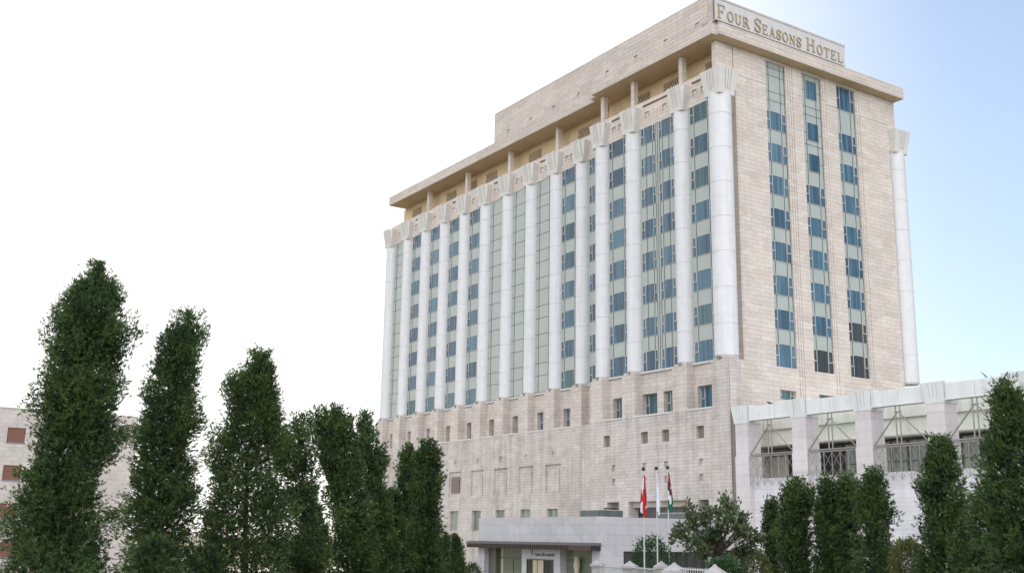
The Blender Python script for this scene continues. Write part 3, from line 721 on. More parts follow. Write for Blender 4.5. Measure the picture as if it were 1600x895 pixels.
for a, b in ((-17.8, -13.2), (-7.1, -3.55)):
    g = MB(); g.box(a, b, yb + .95, yb + 1.0, -21, -17.5); o = g.build('lobby_window', M['greenpane'], porch)
    f_ = MB(); f_.box(a, b, yb + .9, yb + .95, -18.45, -18.38); f_.box(a + (b - a) * .5, a + (b - a) * .5 + .06, yb + .9, yb + .95, -21, -18.45); f_.build('glazing_bar', M['mullion'], o)
    c_ = MB(); c_.box(a + .25, a + .6, yb + .93, yb + .95, -21, -17.55) if a < -10 else c_.lathe(a + 1.9, yb + .6, [(.25, -21), (.3, -20), (.22, -19.3), (.32, -18.8), (.2, -18.1)], 12); c_.build('lobby_drape', M['cream_light'], o)
for a, b in ((-19.09, -17.85), (-3.5, -2.36)): MB().box(a, b, yb + .5, yb + 1.28, -21, -17.51).build('dark_jamb', M['jamb'], porch)
d0, d1 = -12.2, -8.15
g = MB(); g.box(d0, d1, yb + .2, yb + .245, -21, -18.45); dr = g.build('entrance_door', M['darkpane'], porch)
g = MB(); g.box(d0 + 1.0, d0 + 1.65, yb + .17, yb + .2, -21, -18.5); g.box(d0 + 1.75, d0 + 2.6, yb + .17, yb + .2, -21, -18.5); g.build('door_curtain', M['cream_light'], dr)
g = MB()
for x in (d0, d0 + .9, d0 + 1.68, d0 + 2.65, d1 - .06): g.box(x, x + .06, yb + .15, yb + .2, -21, -18.45)
g.box(d0, d1, yb + .15, yb + .2, -18.47, -18.40); g.build('door_frame', M['mullion'], dr)
es = thing('entrance_sign', (-10.2, yb + .25, -18 + Z0), 'small dark lettering with a tree emblem reading FOUR SEASONS above the hotel entrance doors', 'sign')
lettering('FOUR', -11.05, -10.05, -18.12, .26, .2, yb + .249, 'y', M['darkletter'], es, .03)
lettering('SEASONS', -9.85, -8.05, -18.12, .26, .2, yb + .249, 'y', M['darkletter'], es, .03)
tg = MB(); tx = -11.45; yy = yb + .22
tg.box(tx - .015, tx + .015, yy, yy + .028, -18.2, -17.75)
for k in range(6):
    z = -17.98 + k * .07; s_ = (1 if k % 2 else -1); tg.hexa([(tx, yy), (tx + s_ * .13, yy), (tx + s_ * .13, yy + .028), (tx, yy + .028)][::s_], z, [(tx, yy), (tx + s_ * .05, yy), (tx + s_ * .05, yy + .028), (tx, yy + .028)][::s_], z + .08)
tg.build('tree_emblem', M['darkletter'], es)
# glass balustrades on the pavilion roof, each pane strip a thing
def glass_rail(pts, label):
    o = thing('glass_balustrade', (pts[0][0], pts[0][1], -14.75 + Z0), label, 'balustrade'); g = MB(); r_ = MB()
    for (xa, ya), (xb, yb_) in zip(pts[:-1], pts[1:]):
        nx = .02 if xa == xb else 0; ny = .02 if ya == yb_ else 0
        g.box(min(xa, xb) - nx, max(xa, xb) + nx, min(ya, yb_) - ny, max(ya, yb_) + ny, -14.75, -14.22)
        r_.tube((xa, ya, -14.2), (xb, yb_, -14.2), .035, 6)
    g.build('glass_pane', M['rail_glass'], o); r_.build('handrail', M['sash'], o)
glass_rail([(-4.3, yb + .25), (-1.45, yb + .25), (-1.45, -11.3)], 'grey glass balustrade at the front corner of the entrance block roof')
glass_rail([(-5.6, -3.9), (-1.45, -3.9), (-1.45, -1.3)], 'grey glass balustrade on the entrance block roof beside the tower terrace opening')

# ------------------------------------------------------------ stone block of flats far left
flats = thing('apartment_building', (-36, -55, 0), 'pale stone building with rust brown roller shutters behind the tallest cypress', 'building')
fx = -30
fm = MB(); hs = []
for k in range(5):
    for y in (-61.9, -55.45):
        hs.append((y, y + 1.45, -9.3 - k * 3.18, -8.05 - k * 3.18, .25))
fm.holes('x', fx, -78, -44.6, -21, -6.45, hs); fm.box(fx - 12, fx - .4, -77.9, -44.65, -21, -6.5); fm.quad((fx, -44.6, -21), (fx - 12, -44.6, -21), (fx - 12, -44.6, -6.45), (fx, -44.6, -6.45))
fm.box(fx - .4, fx + .04, -78, -44.6, -6.45, -6.36)
M['flats'] = stone('pale_flats_stone', (.58, .535, .505), (.52, .475, .445), (.40, .36, .33), bw=.8, bh=.4, stain=.15, var=.05)
fm.build('wall', M['flats'], flats)
dj = MB(); dj.box(fx, fx + .02, -48.6, -48.52, -21, -6.5); dj.build('expansion_joint', M['kerb'], flats)
for k in range(5):
    for y in (-61.9, -55.45):
        z = -8.05 - k * 3.18; s_ = MB()
        for q in range(12): s_.box(fx - .12, fx - .09 + .012 * (q % 2), y + .03, y + 1.42, z - 1.24 + q * .103, z - 1.24 + (q + 1) * .103)
        o = s_.build('roller_shutter', M['shutter'], flats)
        l_ = MB(); l_.box(fx - .08, fx + .06, y - .05, y + 1.5, z - 1.34, z - 1.262); l_.build('sill', M['shutterline'], o)

# ------------------------------------------------------------ foliage
def leaf_mat(name, c1, c2, rough=.55, trans=.35):
    m, t, b = new_mat(name); N = t.nodes.new; L = t.links.new
    at_ = N('ShaderNodeAttribute'); at_.attribute_name = 'tint'; g = N('ShaderNodeNewGeometry')
    n = N('ShaderNodeTexNoise'); n.inputs['Scale'].default_value = 1.1; n.inputs['Detail'].default_value = 3; L(g.outputs['Position'], n.inputs['Vector'])
    a = N('ShaderNodeMath'); a.operation = 'MULTIPLY_ADD'; L(n.outputs[0], a.inputs[0]); a.inputs[1].default_value = 1.9; 
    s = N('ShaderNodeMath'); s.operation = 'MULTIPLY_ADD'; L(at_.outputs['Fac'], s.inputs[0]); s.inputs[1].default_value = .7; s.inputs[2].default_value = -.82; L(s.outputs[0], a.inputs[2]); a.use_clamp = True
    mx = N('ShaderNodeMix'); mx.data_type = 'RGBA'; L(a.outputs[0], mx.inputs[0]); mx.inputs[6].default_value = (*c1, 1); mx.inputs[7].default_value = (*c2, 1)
    L(mx.outputs[2], b.inputs['Base Color']); b.inputs['Roughness'].default_value = rough
    tr = N('ShaderNodeBsdfTranslucent'); L(mx.outputs[2], tr.inputs[0]); ms = N('ShaderNodeMixShader'); ms.inputs[0].default_value = trans
    L(b.outputs[0], ms.inputs[1]); L(tr.outputs[0], ms.inputs[2]); L(ms.outputs[0], t.nodes['Material Output'].inputs[0])
    return m
M['cypress'] = leaf_mat('cypress_foliage', (.020, .048, .018), (.115, .185, .045))
M['magnolia'] = leaf_mat('glossy_broad_leaves', (.028, .055, .022), (.12, .155, .065), .35, .25)
M['bushgreen'] = leaf_mat('bright_bush_leaves', (.022, .065, .020), (.05, .12, .035))
M['bushyellow'] = leaf_mat('yellow_green_leaves', (.08, .11, .03), (.17, .18, .06))
def tri_mesh(name, V, tint, mat, parent):
    """V: (n,3,3) triangles in the parent's local frame"""
    n = len(V); me = bpy.data.meshes.new(name); me.vertices.add(n * 3); me.loops.add(n * 3); me.polygons.add(n)
    me.vertices.foreach_set('co', V.astype(np.float32).ravel()); idx = np.arange(n * 3, dtype=np.int32)
    me.loops.foreach_set('vertex_index', idx); me.polygons.foreach_set('loop_start', idx[::3])
    me.polygons.foreach_set('loop_total', np.full(n, 3, dtype=np.int32))
    at_ = me.attributes.new('tint', 'FLOAT', 'FACE'); at_.data.foreach_set('value', tint.astype(np.float32)); me.update(); me.validate()
    me.materials.append(mat); o = bpy.data.objects.new(name, me); C.objects.link(o); o.parent = parent; return o
def unit(a): return a / (np.linalg.norm(a, axis=-1, keepdims=True) + 1e-9)
def fronds(P, D, L, wid, k=6, spread=.75, flat=None):
    """fans of k narrow triangles from points P along directions D (unit), length L"""
    n = len(P); up = unit(rng.normal(size=(n, 3))); side = unit(np.cross(D, up)); out = []
    for j in range(k):
        f = (j / (k - 1) - .5) * 2; a = f * spread
        d = unit(D * math.cos(a) + side * math.sin(a) + rng.normal(size=(n, 3)) * .16)
        org = P + D * (L * (.35 * (1 - abs(f)) * rng.random(n)))[:, None]
        ln = (L * (1 - .35 * abs(f)) * (.75 + .5 * rng.random(n)))[:, None]
        w_ = unit(np.cross(d, unit(rng.normal(size=(n, 3))))) * (wid * (.7 + .6 * rng.random(n)))[:, None]
        base = org + d * ln * .25
        out.append(np.stack([base - w_, base + w_, org + d * ln], 1))
    return np.concatenate(out), k
def cypress(px, depth, rows, label, dens=1.0, name='cypress_tree', mat='cypress', leaf=1.0, gap=0.0, group='cypresses and junipers round the forecourt', cat='tree', whisk=.35, lean=True):
    """rows: (image height, left, right) of the crown at that distance -> heights and radii in metres"""
    sc_ = depth / FPX
    foot = at(px, depth); gz = ground_z(foot.x, foot.y) - .05
    hor = Vector((right.x, right.y, 0)).normalized(); rd = ray(px, 845); 
    t = thing(name, (foot.x, foot.y, gz), label, cat, group)
    zs = []; rs = []; cs = []
    for (py, l, r_) in rows:
        q_, t_ = upright((l + r_) / 2, py, foot); zs.append(q_.z - gz); rs.append((r_ - l) / 2 * t_ / FPX * (1.0 if depth < 32 else 1.06 if depth < 40 else 1.15)); cs.append((q_ - foot).dot(hor))
    o_ = np.argsort(zs); zs = np.array(zs)[o_]; rs = np.array(rs)[o_]; cs = np.array(cs)[o_]
    zs = zs - .27 * leaf - .1; H = zs[-1]
    zs = np.concatenate([[.15], zs]); rs = np.concatenate([[rs[0] * .85], rs]); cs = np.concatenate([[cs[0] * .9], cs])
    rad = lambda z: np.interp(z, zs, rs); cen = lambda z: np.interp(z, zs, cs)
    hv = np.array([hor.x, hor.y, 0.]); 
    area = float(np.sum((rs[1:] + rs[:-1]) * math.pi * np.diff(zs))); npl = int(area / .050 * dens / leaf ** 2)
    # plume tips: lumps along the surface, from a few big boughs
    nb = max(10, int(npl / 34)); bz = np.sort(rng.random(nb) ** .9) * H * .97; bphi = rng.random(nb) * 2 * math.pi; bk = .62 + .44 * rng.random(nb) ** .8
    keep = rng.random(nb) > gap; bz, bphi, bk = bz[keep], bphi[keep], bk[keep]; nb = len(bz)
    pi = rng.integers(0, nb, npl); zz = bz[pi] + rng.normal(size=npl) * .28 * leaf; phi = bphi[pi] + rng.normal(size=npl) * .30; kk = bk[pi] * (1 + rng.normal(size=npl) * .06)
    # and an even coat
    ne = int(npl * .55 * (1 - gap)); zz = np.concatenate([zz, rng.random(ne) * H]); phi = np.concatenate([phi, rng.random(ne) * 2 * math.pi]); kk = np.concatenate([kk, .45 + .40 * rng.random(ne)])
    zz = np.clip(zz, .1, H * 1.0); s1, s2 = rng.random(2) * 6; r_ = rad(zz) * kk * (1 + .10 * np.sin(2.6 * zz + 2 * phi + s1) + .07 * np.sin(6.1 * zz - 3 * phi + s2)); ob = np.stack([np.cos(phi), np.sin(phi), np.zeros_like(phi)], 1)
    sp_ = rng.random(len(zz)) < .02; zz = np.where(sp_, H * (1 + .03 * rng.random(len(zz))), zz); r_ = np.where(sp_, rad(H) * 1.1 * rng.random(len(zz)), r_)
    tip = ob * r_[:, None] + hv * cen(zz)[:, None]; tip[:, 2] = zz
    el = .25 + .75 * (zz / H) ** 2 + rng.normal(size=len(zz)) * .22
    D = unit(ob * np.cos(el)[:, None] + np.array([0, 0, 1.]) * np.sin(el)[:, None] + rng.normal(size=ob.shape) * .18)
    PL = (.45 + .45 * rng.random(len(zz))) * leaf
    segs = []; Ds = []; Ls = []; Tn = []
    base_t = rng.random(len(zz))
    for q in range(6):
        f = q / 5; pos = tip - D * (PL * (1 - f))[:, None] + rng.normal(size=tip.shape) * .05 * leaf
        dd = unit(D + rng.normal(size=tip.shape) * (.55 - .3 * f)); segs.append(pos); Ds.append(dd); Ls.append((.10 + .09 * rng.random(len(zz)) + (.10 * whisk * (rng.random(len(zz)) > .75) * 1.4 if q == 5 else 0)) * leaf); Tn.append(base_t)
    Pp = np.concatenate(segs); Dd = np.concatenate(Ds); Ll = np.concatenate(Ls); Tt = np.concatenate(Tn)
    V, k = fronds(Pp, Dd, Ll, max(.021, .0006 * depth) * leaf, 5)
    tint = np.tile(np.clip(Tt + rng.normal(size=len(Tt)) * .15, 0, 1), k)
    # inner sprays, bigger and sparser, round the stem
    ni = int(npl * 2.2 * (1 - gap * 2)); zi = rng.random(ni) * H * .96; ph = rng.random(ni) * 2 * math.pi; ri = rad(zi) * np.sqrt(rng.random(ni)) * .72
    Pi = np.stack([np.cos(ph) * ri, np.sin(ph) * ri, zi], 1) + hv * cen(zi)[:, None]; Di = unit(rng.normal(size=Pi.shape) + np.array([0, 0, .6]))
    Vi, k2 = fronds(Pi, Di, (.20 + .16 * rng.random(ni)) * leaf, .036 * leaf, 6)
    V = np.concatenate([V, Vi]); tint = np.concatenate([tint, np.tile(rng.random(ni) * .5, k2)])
    tri_mesh('crown', V, tint, M[mat], t)
    # trunk with limbs
    tk = MB(gz); f0 = (foot.x, foot.y); prev = None
    for q in range(9):
        z = H * .93 * q / 8; c = cen(z); p_ = (foot.x + hv[0] * c, foot.y + hv[1] * c, z)
        if prev: tk.tube(prev[0], p_, prev[1], 8, max(.02, .13 * (1 - q / 8.6)))
        prev = (p_, max(.02, .13 * (1 - q / 8.6)))
    for q in range(int(H * 5)):
        z = .6 + rng.random() * (H - 1.2); a = rng.random() * 6.28; c = cen(z); rr = rad(z) * .8; p_ = (foot.x + hv[0] * c, foot.y + hv[1] * c, z)
        tk.tube(p_, (p_[0] + math.cos(a) * rr, p_[1] + math.sin(a) * rr, z + rr * .6), .03, 5, .008)
    tk.build('trunk', M['bark'], t)
    return t
# the row on the left, from the nearest
cypress(105, 30, [(408, 140, 168), (418, 118, 178), (450, 90, 205), (500, 68, 212), (545, 72, 205), (600, 52, 205), (650, 50, 190), (700, 38, 178), (760, 22, 172), (820, 2, 180), (880, -18, 195)],
        'tallest cypress, leaning towards the tower, with a broad shaggy crown', leaf=.78, dens=1.15, gap=.06)
cypress(255, 36, [(482, 272, 318), (492, 258, 322), (520, 240, 324), (560, 234, 320), (600, 222, 316), (640, 222, 312), (700, 196, 308), (750, 196, 312), (800, 186, 318), (880, 176, 330)],
        'second tallest cypress with a narrow flat top, next to the tallest one', leaf=.78, dens=1.0, gap=.10)
cypress(385, 41, [(544, 390, 424), (560, 382, 432), (590, 360, 436), (625, 352, 440), (660, 345, 448), (700, 322, 452), (750, 318, 455), (800, 312, 455), (880, 310, 460)],
        'wide airy cypress with a pointed stepped top and sky showing through it', leaf=.78, dens=.9, gap=.16)
cypress(470, 45, [(640, 455, 478), (655, 440, 496), (690, 436, 503), (730, 440, 506), (780, 445, 508), (840, 440, 515), (880, 440, 515)],
        'loose grey green cypress pressed against the airy stepped cypress', dens=.75, gap=.22)
cypress(548, 50, [(628, 500, 545), (636, 482, 556), (670, 494, 560), (710, 505, 570), (760, 510, 580), (820, 514, 588), (885, 516, 592)],
        'dark dense cypress with a blunt top hooking to the left', dens=1.0, gap=.06)
cypress(596, 54, [(637, 562, 580), (650, 556, 588), (690, 552, 600), (740, 560, 608), (800, 572, 614), (885, 580, 622)],
        'slim pointed cypress just behind the dark dense one', dens=1.0, gap=.05)
cypress(622, 60, [(755, 606, 622), (775, 600, 632), (830, 598, 640), (885, 598, 645)],
        'low dark conifer tucked between the slim pointed cypress and the twin topped one', dens=.9, gap=.05)
cypress(640, 62, [(690, 630, 648), (705, 620, 655), (740, 618, 662), (800, 616, 665), (885, 615, 668)],
        'shorter cypress half hidden behind the one nearest the podium wall', dens=.9, gap=.05)
cypress(668, 57, [(682, 656, 682), (695, 648, 690), (725, 645, 693), (780, 642, 694), (830, 640, 697), (885, 638, 700)],
        'sturdy upright cypress standing against the podium wall', dens=1.05, gap=.04)
cypress(699, 66, [(826, 692, 702), (845, 688, 706), (890, 686, 708)], 'tiny dark conifer between the sturdy upright cypress and the small pointed one', dens=1.0, leaf=.8)
cypress(715, 62, [(827, 708, 716), (845, 705, 722), (870, 702, 728), (890, 702, 731)], 'small pointed conifer standing alone left of the entrance canopy', dens=1.1, leaf=.8)
# right hand group
cypress(1206, 60, [(770, 1196, 1212), (785, 1190, 1219), (830, 1191, 1220), (885, 1190, 1222)], 'narrow low cypress, first of the row under the wing, beside the broad leaved tree', dens=1.0)
cypress(1243, 57, [(738, 1232, 1256), (750, 1222, 1266), (790, 1216, 1270), (840, 1214, 1272), (885, 1214, 1274)], 'rounded cypress below the second pillar of the wing', dens=1.0, gap=.05)
cypress(1288, 56, [(736, 1278, 1304), (750, 1273, 1312), (800, 1270, 1314), (885, 1268, 1316)], 'left one of two joined cypresses under the wing railing', dens=1.0, gap=.05)
cypress(1322, 55, [(731, 1312, 1334), (745, 1306, 1342), (790, 1304, 1346), (885, 1302, 1350)], 'right one of two joined cypresses under the wing railing', dens=1.0, gap=.05)
cypress(1370, 50, [(722, 1352, 1376), (735, 1346, 1386), (770, 1346, 1390), (830, 1346, 1396), (885, 1344, 1402)], 'cypress with a bare stretch of pale wall on its right', dens=1.0, gap=.05)
cypress(1470, 42, [(672, 1452, 1484), (688, 1446, 1492), (720, 1442, 1504), (750, 1436, 1512), (800, 1436, 1512), (850, 1430, 1514), (890, 1424, 1518)], 'tall thick cypress in front of the fourth wing pillar', dens=1.0, gap=.06)
cypress(1545, 35, [(738, 1535, 1556), (755, 1516, 1575), (800, 1515, 1580), (850, 1512, 1585), (890, 1510, 1590)], 'low spreading conifer branch mass at the foot of the largest right hand tree', dens=.9, gap=.12)
cypress(1585, 27, [(583, 1550, 1592), (600, 1540, 1606), (640, 1532, 1625), (690, 1524, 1640), (740, 1530, 1650), (800, 1535, 1660), (890, 1530, 1670)], 'big rough conifer cut by the right edge of the picture', leaf=.78, dens=1.0, gap=.08, whisk=.8)

def bush(px, depth, py_top, wpx, label, mat, hpx=None, name='round_bush', cat='bush', leaf=.09, n=3500, sq=1.0):
    foot = at(px, depth); gz = ground_z(foot.x, foot.y) - .03; top = upright(px, py_top, foot)[0].z - gz
    t = thing(name, (foot.x, foot.y, gz), label, cat); rx = wpx / 2 * depth / FPX; rz = min(top * .5, rx * 1.3); cz = top - rz
    d = unit(rng.normal(size=(n, 3))); lump = 1 + .13 * np.sin(d[:, 0] * 5 + 1) * np.sin(d[:, 1] * 6) + .08 * rng.normal(size=n)
    rr = (.55 + .45 * rng.random(n) ** .4) * lump; P = d * rr[:, None] * np.array([rx, rx, rz]) + np.array([0, 0, cz])
    ex = np.array([[0, 0, 0]]); 
    D = unit(d + rng.normal(size=d.shape) * .5); V, k = leaves(P, D, leaf); tri_mesh('foliage', V, np.tile(rng.random(n), k), M[mat], t)
    s = MB(gz)
    for q in range(9):
        a = rng.random() * 6.28; s.tube((foot.x, foot.y, 0), (foot.x + math.cos(a) * rx * .6, foot.y + math.sin(a) * rx * .6, cz + rz * .3), .03, 5, .01)
    s.build('stem', M['bark'], t)
def leaves(P, D, L, wr=.42):
    """oval leaves, four triangles each"""
    n = len(P); sd_ = unit(np.cross(D, unit(rng.normal(size=(n, 3))))); nm = np.cross(D, sd_); ln = L * (.7 + .6 * rng.random(n))[:, None]
    a = P; b = P + D * ln * .55 + sd_ * ln * wr; c = P + D * ln * .55 - sd_ * ln * wr; e = P + D * ln + nm * ln * .1; m = P + D * ln * .5 - nm * ln * .08
    return np.concatenate([np.stack([a, m, b], 1), np.stack([m, e, b], 1), np.stack([a, c, m], 1), np.stack([m, c, e], 1)]), 4
bush(1018, 56, 838, 62, 'bright green rounded bush behind the flagpole feet', 'bushgreen', n=5000)
bush(1130, 40, 870, 66, 'clipped bright green bush under the broad leaved tree', 'bushgreen', n=6000)
bush(1178, 50, 858, 46, 'olive bush between the broad leaved tree and the first low cypress', 'bushyellow', n=4000)
bush(1418, 45, 842, 56, 'yellow green flowering bush against the pale wing wall', 'bushyellow', n=6000)
bush(740, 64, 880, 26, 'small dark bush at the left foot of the entrance block', 'magnolia', n=1500)
cypress(243, 33, [(822, 228, 262), (835, 212, 282), (860, 200, 292), (890, 196, 298)], 'low spreading dark conifer between the two tallest cypresses', dens=1.0, gap=.05)
cypress(325, 38, [(838, 312, 338), (850, 298, 352), (890, 290, 362)], 'low dark conifer filling the foot of the gap right of the second tallest cypress', dens=1.0, gap=.05)
cypress(488, 47, [(776, 480, 500), (800, 470, 512), (840, 462, 520), (890, 458, 526)], 'short dark conifer between the loose cypress and the dark dense one', dens=1.0, gap=.08)
cypress(1512, 38, [(800, 1500, 1525), (830, 1486, 1540), (890, 1480, 1550)], 'low dark conifer right of the tall thick cypress', dens=1.0, gap=.08)

def broadleaf(px, depth, label):
    foot = at(px, depth); gz = ground_z(foot.x, foot.y) - .05; t = thing('broadleaf_tree', (foot.x, foot.y, gz), label, 'tree')
    hv = np.array([right.x, right.y, 0]); hv /= np.linalg.norm(hv); sc_ = depth / FPX
    tk = MB(gz); cl = []
    def zt(py): return upright(px, py, foot)[0].z - gz
    def br(p, d, L, r, lv):
        q = p + d * L; tk.tube(tuple(p + np.array([foot.x, foot.y, 0])), tuple(q + np.array([foot.x, foot.y, 0])), r, 6, r * .6)
        if lv == 0: cl.append((q, d)); return
        cl.append((q * .5 + p * .5, d)) if lv < 2 else None
        for _ in range(4 if lv > 1 else 3):
            br(q, unit(d + rng.normal(size=3) * .42 + np.array([0, 0, .12])), L * (.55 + .2 * rng.random()), r * .6, lv - 1)
    targets = [(1135, 782), (1122, 800), (1146, 795), (1070, 800), (1056, 826), (1090, 818), (1100, 800), (1160, 806), (1172, 825), (1182, 838), (1150, 830), (1120, 830), (1085, 845), (1110, 850), (1140, 852), (1165, 856), (1100, 835), (1133, 812), (1062, 835), (1075, 855), (1128, 865), (1155, 868), (1098, 868)]
    trunk_top = np.array([0, 0, max(.6, zt(870))])
    tk.tube((foot.x, foot.y, 0), (foot.x, foot.y, trunk_top[2]), .16, 8, .11)
    for (tx, ty) in targets:
        tgt = hv * (tx - px) * sc_ + np.array([0, 0, zt(ty)]) + np.array([fwd.x, fwd.y, 0]) * rng.normal() * .8
        mid = trunk_top + (tgt - trunk_top) * .7; tk.tube(tuple(trunk_top + np.array([foot.x, foot.y, 0])), tuple(mid + np.array([foot.x, foot.y, 0])), .05, 6, .025)
        d = unit(tgt - trunk_top + np.array([0, 0, .3])); ln = np.linalg.norm(tgt - mid)
        for _ in range(5): br(mid, unit(d + rng.normal(size=3) * .35), ln * (.5 + .25 * rng.random()), .02, 1)
    P = []; D = []
    for (q, d) in cl:
        m = 8; P.append(q + rng.normal(size=(m, 3)) * .10); D.append(unit(d + rng.normal(size=(m, 3)) * .9))
    P = np.concatenate(P); D = np.concatenate(D); V, k = leaves(P, D, .17, .3); tri_mesh('crown', V, np.tile(rng.random(len(P)), k), M['magnolia'], t); tk.build('trunk', M['bark'], t)
broadleaf(1118, 44, 'broad leaved glossy dark tree with loose spreading twigs right of the flagpoles')

# ------------------------------------------------------------ flagpoles and flags
def flag_mat(name, build):
    m, t, b = new_mat(name); uv = t.nodes.new('ShaderNodeAttribute'); uv.attribute_name = 'cloth'; s = t.nodes.new('ShaderNodeSeparateXYZ'); t.links.new(uv.outputs['Vector'], s.inputs[0])
    col = build(t, s.outputs[0], s.outputs[1]); t.links.new(col, b.inputs['Base Color']); b.inputs['Roughness'].default_value = .75
    return m
def mth(t, op, a, b=None):
    n = t.nodes.new('ShaderNodeMath'); n.operation = op
    for i, v in enumerate((a, b)):
        if v is None: continue
        if hasattr(v, 'node'): t.links.new(v, n.inputs[i])
        else: n.inputs[i].default_value = v
    return n.outputs[0]
def mixc(t, f, a, b):
    n = t.nodes.new('ShaderNodeMix'); n.data_type = 'RGBA'; t.links.new(f, n.inputs[0])
    for i, v in ((6, a), (7, b)):
        if hasattr(v, 'node'): t.links.new(v, n.inputs[i])
        else: n.inputs[i].default_value = (*v, 1)
    return n.outputs[2]
RED, WHT, GRN, BLK = (.36, .012, .016), (.58, .58, .62), (.0, .11, .045), (.02, .02, .02)
def f_red(t, u, v):
    side = mth(t, 'MAXIMUM', mth(t, 'LESS_THAN', u, .27), mth(t, 'GREATER_THAN', u, .73))
    du = mth(t, 'ABSOLUTE', mth(t, 'SUBTRACT', u, .5)); dv = mth(t, 'ABSOLUTE', mth(t, 'SUBTRACT', v, .5))
    star = mth(t, 'LESS_THAN', mth(t, 'ADD', mth(t, 'MULTIPLY', du, 2.0), dv), .33)          # leaf, as pointed lobes
    lob = mth(t, 'LESS_THAN', mth(t, 'ADD', du, mth(t, 'MULTIPLY', dv, 3)), .16)
    return mixc(t, mth(t, 'MAXIMUM', side, mth(t, 'MAXIMUM', star, lob)), WHT, RED)
def f_jor(t, u, v):
    c = mixc(t, mth(t, 'GREATER_THAN', v, .333), GRN, WHT); c = mixc(t, mth(t, 'GREATER_THAN', v, .667), c, BLK)
    tri = mth(t, 'LESS_THAN', mth(t, 'ADD', u, mth(t, 'MULTIPLY', mth(t, 'ABSOLUTE', mth(t, 'SUBTRACT', v, .5)), 1.0)), .5)
    c = mixc(t, tri, c, RED)
    st = mth(t, 'LESS_THAN', mth(t, 'ADD', mth(t, 'ABSOLUTE', mth(t, 'SUBTRACT', u, .16)), mth(t, 'ABSOLUTE', mth(t, 'SUBTRACT', v, .5))), .06)
    return mixc(t, st, c, WHT)
def f_hotel(t, u, v):
    du = mth(t, 'ABSOLUTE', mth(t, 'SUBTRACT', u, .5)); dv = mth(t, 'ABSOLUTE', mth(t, 'SUBTRACT', v, .5))
    e = mth(t, 'LESS_THAN', mth(t, 'ADD', mth(t, 'MULTIPLY', du, 1.8), dv), .12)
    return mixc(t, e, (.62, .66, .74), (.30, .34, .42))
def flagpole(px, depth, py_top, rows, mat, plabel, flabel):
    foot = at(px, depth); gz = ground_z(foot.x, foot.y) - .05; H = upright(px, py_top, foot)[0].z - gz; sc_ = depth / FPX
    t = thing('flagpole', (foot.x, foot.y, gz), plabel, 'flagpole', 'flagpoles in front of the hotel')
    p = MB(gz); p.lathe(foot.x, foot.y, [(.11, 0), (.11, .25), (.036, .3), (.034, H * .5), (.026, H - .12)], 12); p.build('pole', M['pole'], t, smooth=True)
    p = MB(gz); p.lathe(foot.x, foot.y, [(.0001, H - .14), (.07, H - .10), (.09, H - .04), (.07, H + .03), (.0001, H + .06)], 14); p.build('finial', M['black'], t, smooth=True)
    # limp flag: hoist runs down the pole, the fly hangs in folds
    y0, y1, wl, wr = rows; zt = upright(px, y0, foot)[0].z; zb = upright(px, y1, foot)[0].z
    NU, NV = 44, 40; hoist = (zt - zb) * .62; hv = Vector((right.x, right.y, 0)).normalized(); dv_ = Vector((fwd.x, fwd.y, 0)).normalized()
    vs = []; cl = []; fs = []
    for j in range(NV + 1):
        v = j / NV
        for i in range(NU + 1):
            u = i / NU
            # top edge falls steeply from the hoist; lower edge hangs
            drop = u * (zt - zb - hoist) * (.9 + .2 * v)
            z = zt - (1 - v) * hoist - drop - .10 * math.sin(3 * u + 1) * u
            amp = (.25 + .75 * min(1, (zt - z) / (zt - zb) * 1.6)); base = (wl + (wr - wl) * (.5 + .5 * math.sin(u * 11 + v * 1.2 - 1.5))) * sc_ * amp * min(1, u * 6)
            x = base; y = .09 * math.sin(u * 17 + v * 2) * amp + .05 * u
            q = foot + hv * x + dv_ * (y - .02 - .05 * min(1, u * 5)); vs.append((q.x - foot.x, q.y - foot.y, z - zt)); cl.append((u, v, 0))
    for j in range(NV):
        for i in range(NU): a = j * (NU + 1) + i; fs.append((a, a + 1, a + NU + 2, a + NU + 1))
    me = bpy.data.meshes.new('flag'); me.from_pydata(vs, [], fs); me.shade_smooth(); at_ = me.attributes.new('cloth', 'FLOAT_VECTOR', 'POINT'); at_.data.foreach_set('vector', np.array(cl, dtype=np.float32).ravel())
    me.materials.append(mat); o = bpy.data.objects.new('flag', me); C.objects.link(o); o.location = (foot.x, foot.y, zt); tag(o, flabel, 'flag', 'flags hanging limp on the poles')
    sm = o.modifiers.new('thick', 'SOLIDIFY'); sm.thickness = .006
flagpole(1006.5, 50, 731, (737, 813, -6, 5), flag_mat('red_white_leaf_cloth', f_red), 'white flagpole with black ball, left of the three', 'limp red and white maple leaf flag on the left pole')
flagpole(1027, 53, 730, (736, 811, -1, 5), flag_mat('pale_blue_cloth', f_hotel), 'white flagpole with black ball, middle of the three', 'limp pale bluish white flag on the middle pole')
flagpole(1045, 56, 729, (735, 806, -1, 7), flag_mat('striped_cloth', f_jor), 'white flagpole with black ball, nearest the broad leaved tree', 'limp black white and green flag with a red triangle on the right pole')

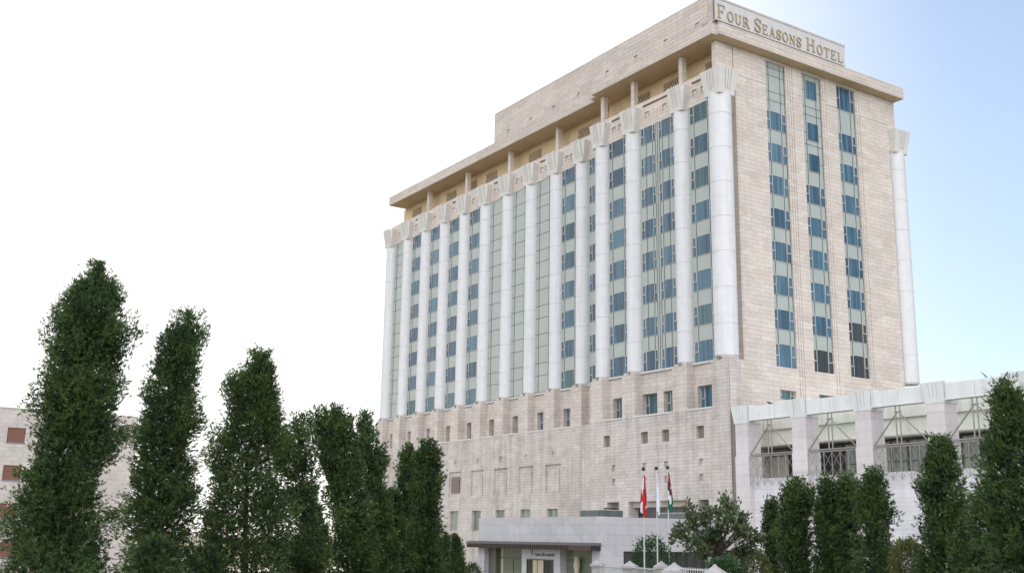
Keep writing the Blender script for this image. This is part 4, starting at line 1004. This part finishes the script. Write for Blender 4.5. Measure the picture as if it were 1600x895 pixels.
# ------------------------------------------------------------ gate posts and palings
def post(px, depth, wpx, py, label):
    foot = at(px, depth); gz = ground_z(foot.x, foot.y) - .05; zt = (CAM + ray(px, py) * depth).z; w2 = wpx * depth / FPX / 2
    t = thing('fence_post', (foot.x, foot.y, gz), label, 'post', 'white stone fence posts'); x, y = foot.x, foot.y; b = w2 * .78
    an = math.atan2(fwd.y, fwd.x) - .35; ca, sa = math.cos(an), math.sin(an)
    def sq(h): return [(x + ca * a - sa * c, y + sa * a + ca * c) for a, c in ((-h, -h), (h, -h), (h, h), (-h, h))]
    p = MB(0); p.hexa(sq(b * 1.12), gz, sq(b * 1.12), gz + .3); p.hexa(sq(b), gz + .3, sq(b), zt - .27); p.hexa(sq(b * 1.08), zt - .42, sq(b * 1.08), zt - .37); p.build('shaft', M['postpaint'], t, bevel=.01)
    p = MB(0); p.hexa(sq(w2), zt - .32, sq(w2), zt - .20); p.hexa(sq(w2 * .92), zt - .20, sq(w2 * .16), zt - .02); p.hexa(sq(w2 * .2), zt - .02, sq(w2 * .1), zt + .02); p.build('cap', M['postpaint'], t, bevel=.01)
    return foot, zt
fa = post(934, 56, 20, 874, 'farthest white post with pyramid cap, beside the entrance canopy')
fb = post(984, 50, 23, 876, 'white capped post just left of the left flagpole foot')
fc = post(1033, 46, 22, 876, 'white capped post between the middle and right flagpoles')
fd_ = post(1053, 33, 34, 879, 'large near white capped post right of the flagpoles')
fe = post(1116, 31, 34, 882, 'large near white capped post under the broad leaved tree')
def palings(a, b, drop, label):
    (p, za), (q, zb) = a, b; d = Vector((q.x - p.x, q.y - p.y, 0)); L = d.length; d.normalize(); g0 = ground_z(p.x, p.y); t = thing('fence_railing', (p.x, p.y, g0), label, 'railing', 'white railings between the fence posts')
    m = MB(0); n = max(4, int(L / .13)); z1 = min(za, zb) - drop
    for z in (z1 - .06, g0 + .25): m.tube((p.x, p.y, z), (q.x, q.y, z), .025, 6)
    m.build('rail', M['pole'], t); m = MB(0)
    for k in range(1, n): s_ = p + d * (L * k / n); m.tube((s_.x, s_.y, g0 + .12), (s_.x, s_.y, z1), .012, 5)
    m.build('palings', M['pole'], t)
palings(fa, fb, .22, 'white railing between the two farthest posts'); palings(fb, fc, .22, 'white railing behind the flagpole feet'); palings(fd_, fe, .1, 'white railing between the two large near posts')

# ------------------------------------------------------------ bird on the wing beam
bird = thing('bird', (6.3, -1.35, -5.12 + Z0), 'small black bird perched on top of the wing beam', 'bird')
def bird_mesh():
    me = bpy.data.meshes.new('body'); v = [(0, 0, .16), (-.13, 0, .21), (-.20, 0, .25), (-.28, 0, .25), (.14, 0, .11), (.34, 0, .03), (0, .03, .07), (0, .035, 0), (0, -.03, .07), (0, -.035, 0)]
    e = [(0, 1), (1, 2), (2, 3), (0, 4), (4, 5), (0, 6), (6, 7), (0, 8), (8, 9)]; me.from_pydata([(a * math.cos(.9), a * math.sin(.9) + b, c) for a, b, c in v], e, [])
    o = bpy.data.objects.new('body', me); C.objects.link(o); o.parent = bird; s = o.modifiers.new('skin', 'SKIN')
    rd = [.085, .06, .05, .008, .06, .03, .012, .01, .012, .01]
    for i, r_ in enumerate(rd): me.skin_vertices[0].data[i].radius = (r_, r_)
    me.skin_vertices[0].data[0].use_root = True; o.modifiers.new('sub', 'SUBSURF').levels = 1; me.materials.append(M['bird'])
me0 = bird_mesh
try:
    bird_mesh()
except Exception:
    for o in list(bird.children): bpy.data.objects.remove(o)
    b_ = MB(-5.12 + Z0 - 0); b_.hexa([(6.15, -1.4), (6.45, -1.5), (6.47, -1.4), (6.2, -1.3)], .05, [(6.2, -1.38), (6.35, -1.44), (6.36, -1.38), (6.22, -1.33)], .25); b_.build('body', M['bird'], bird)
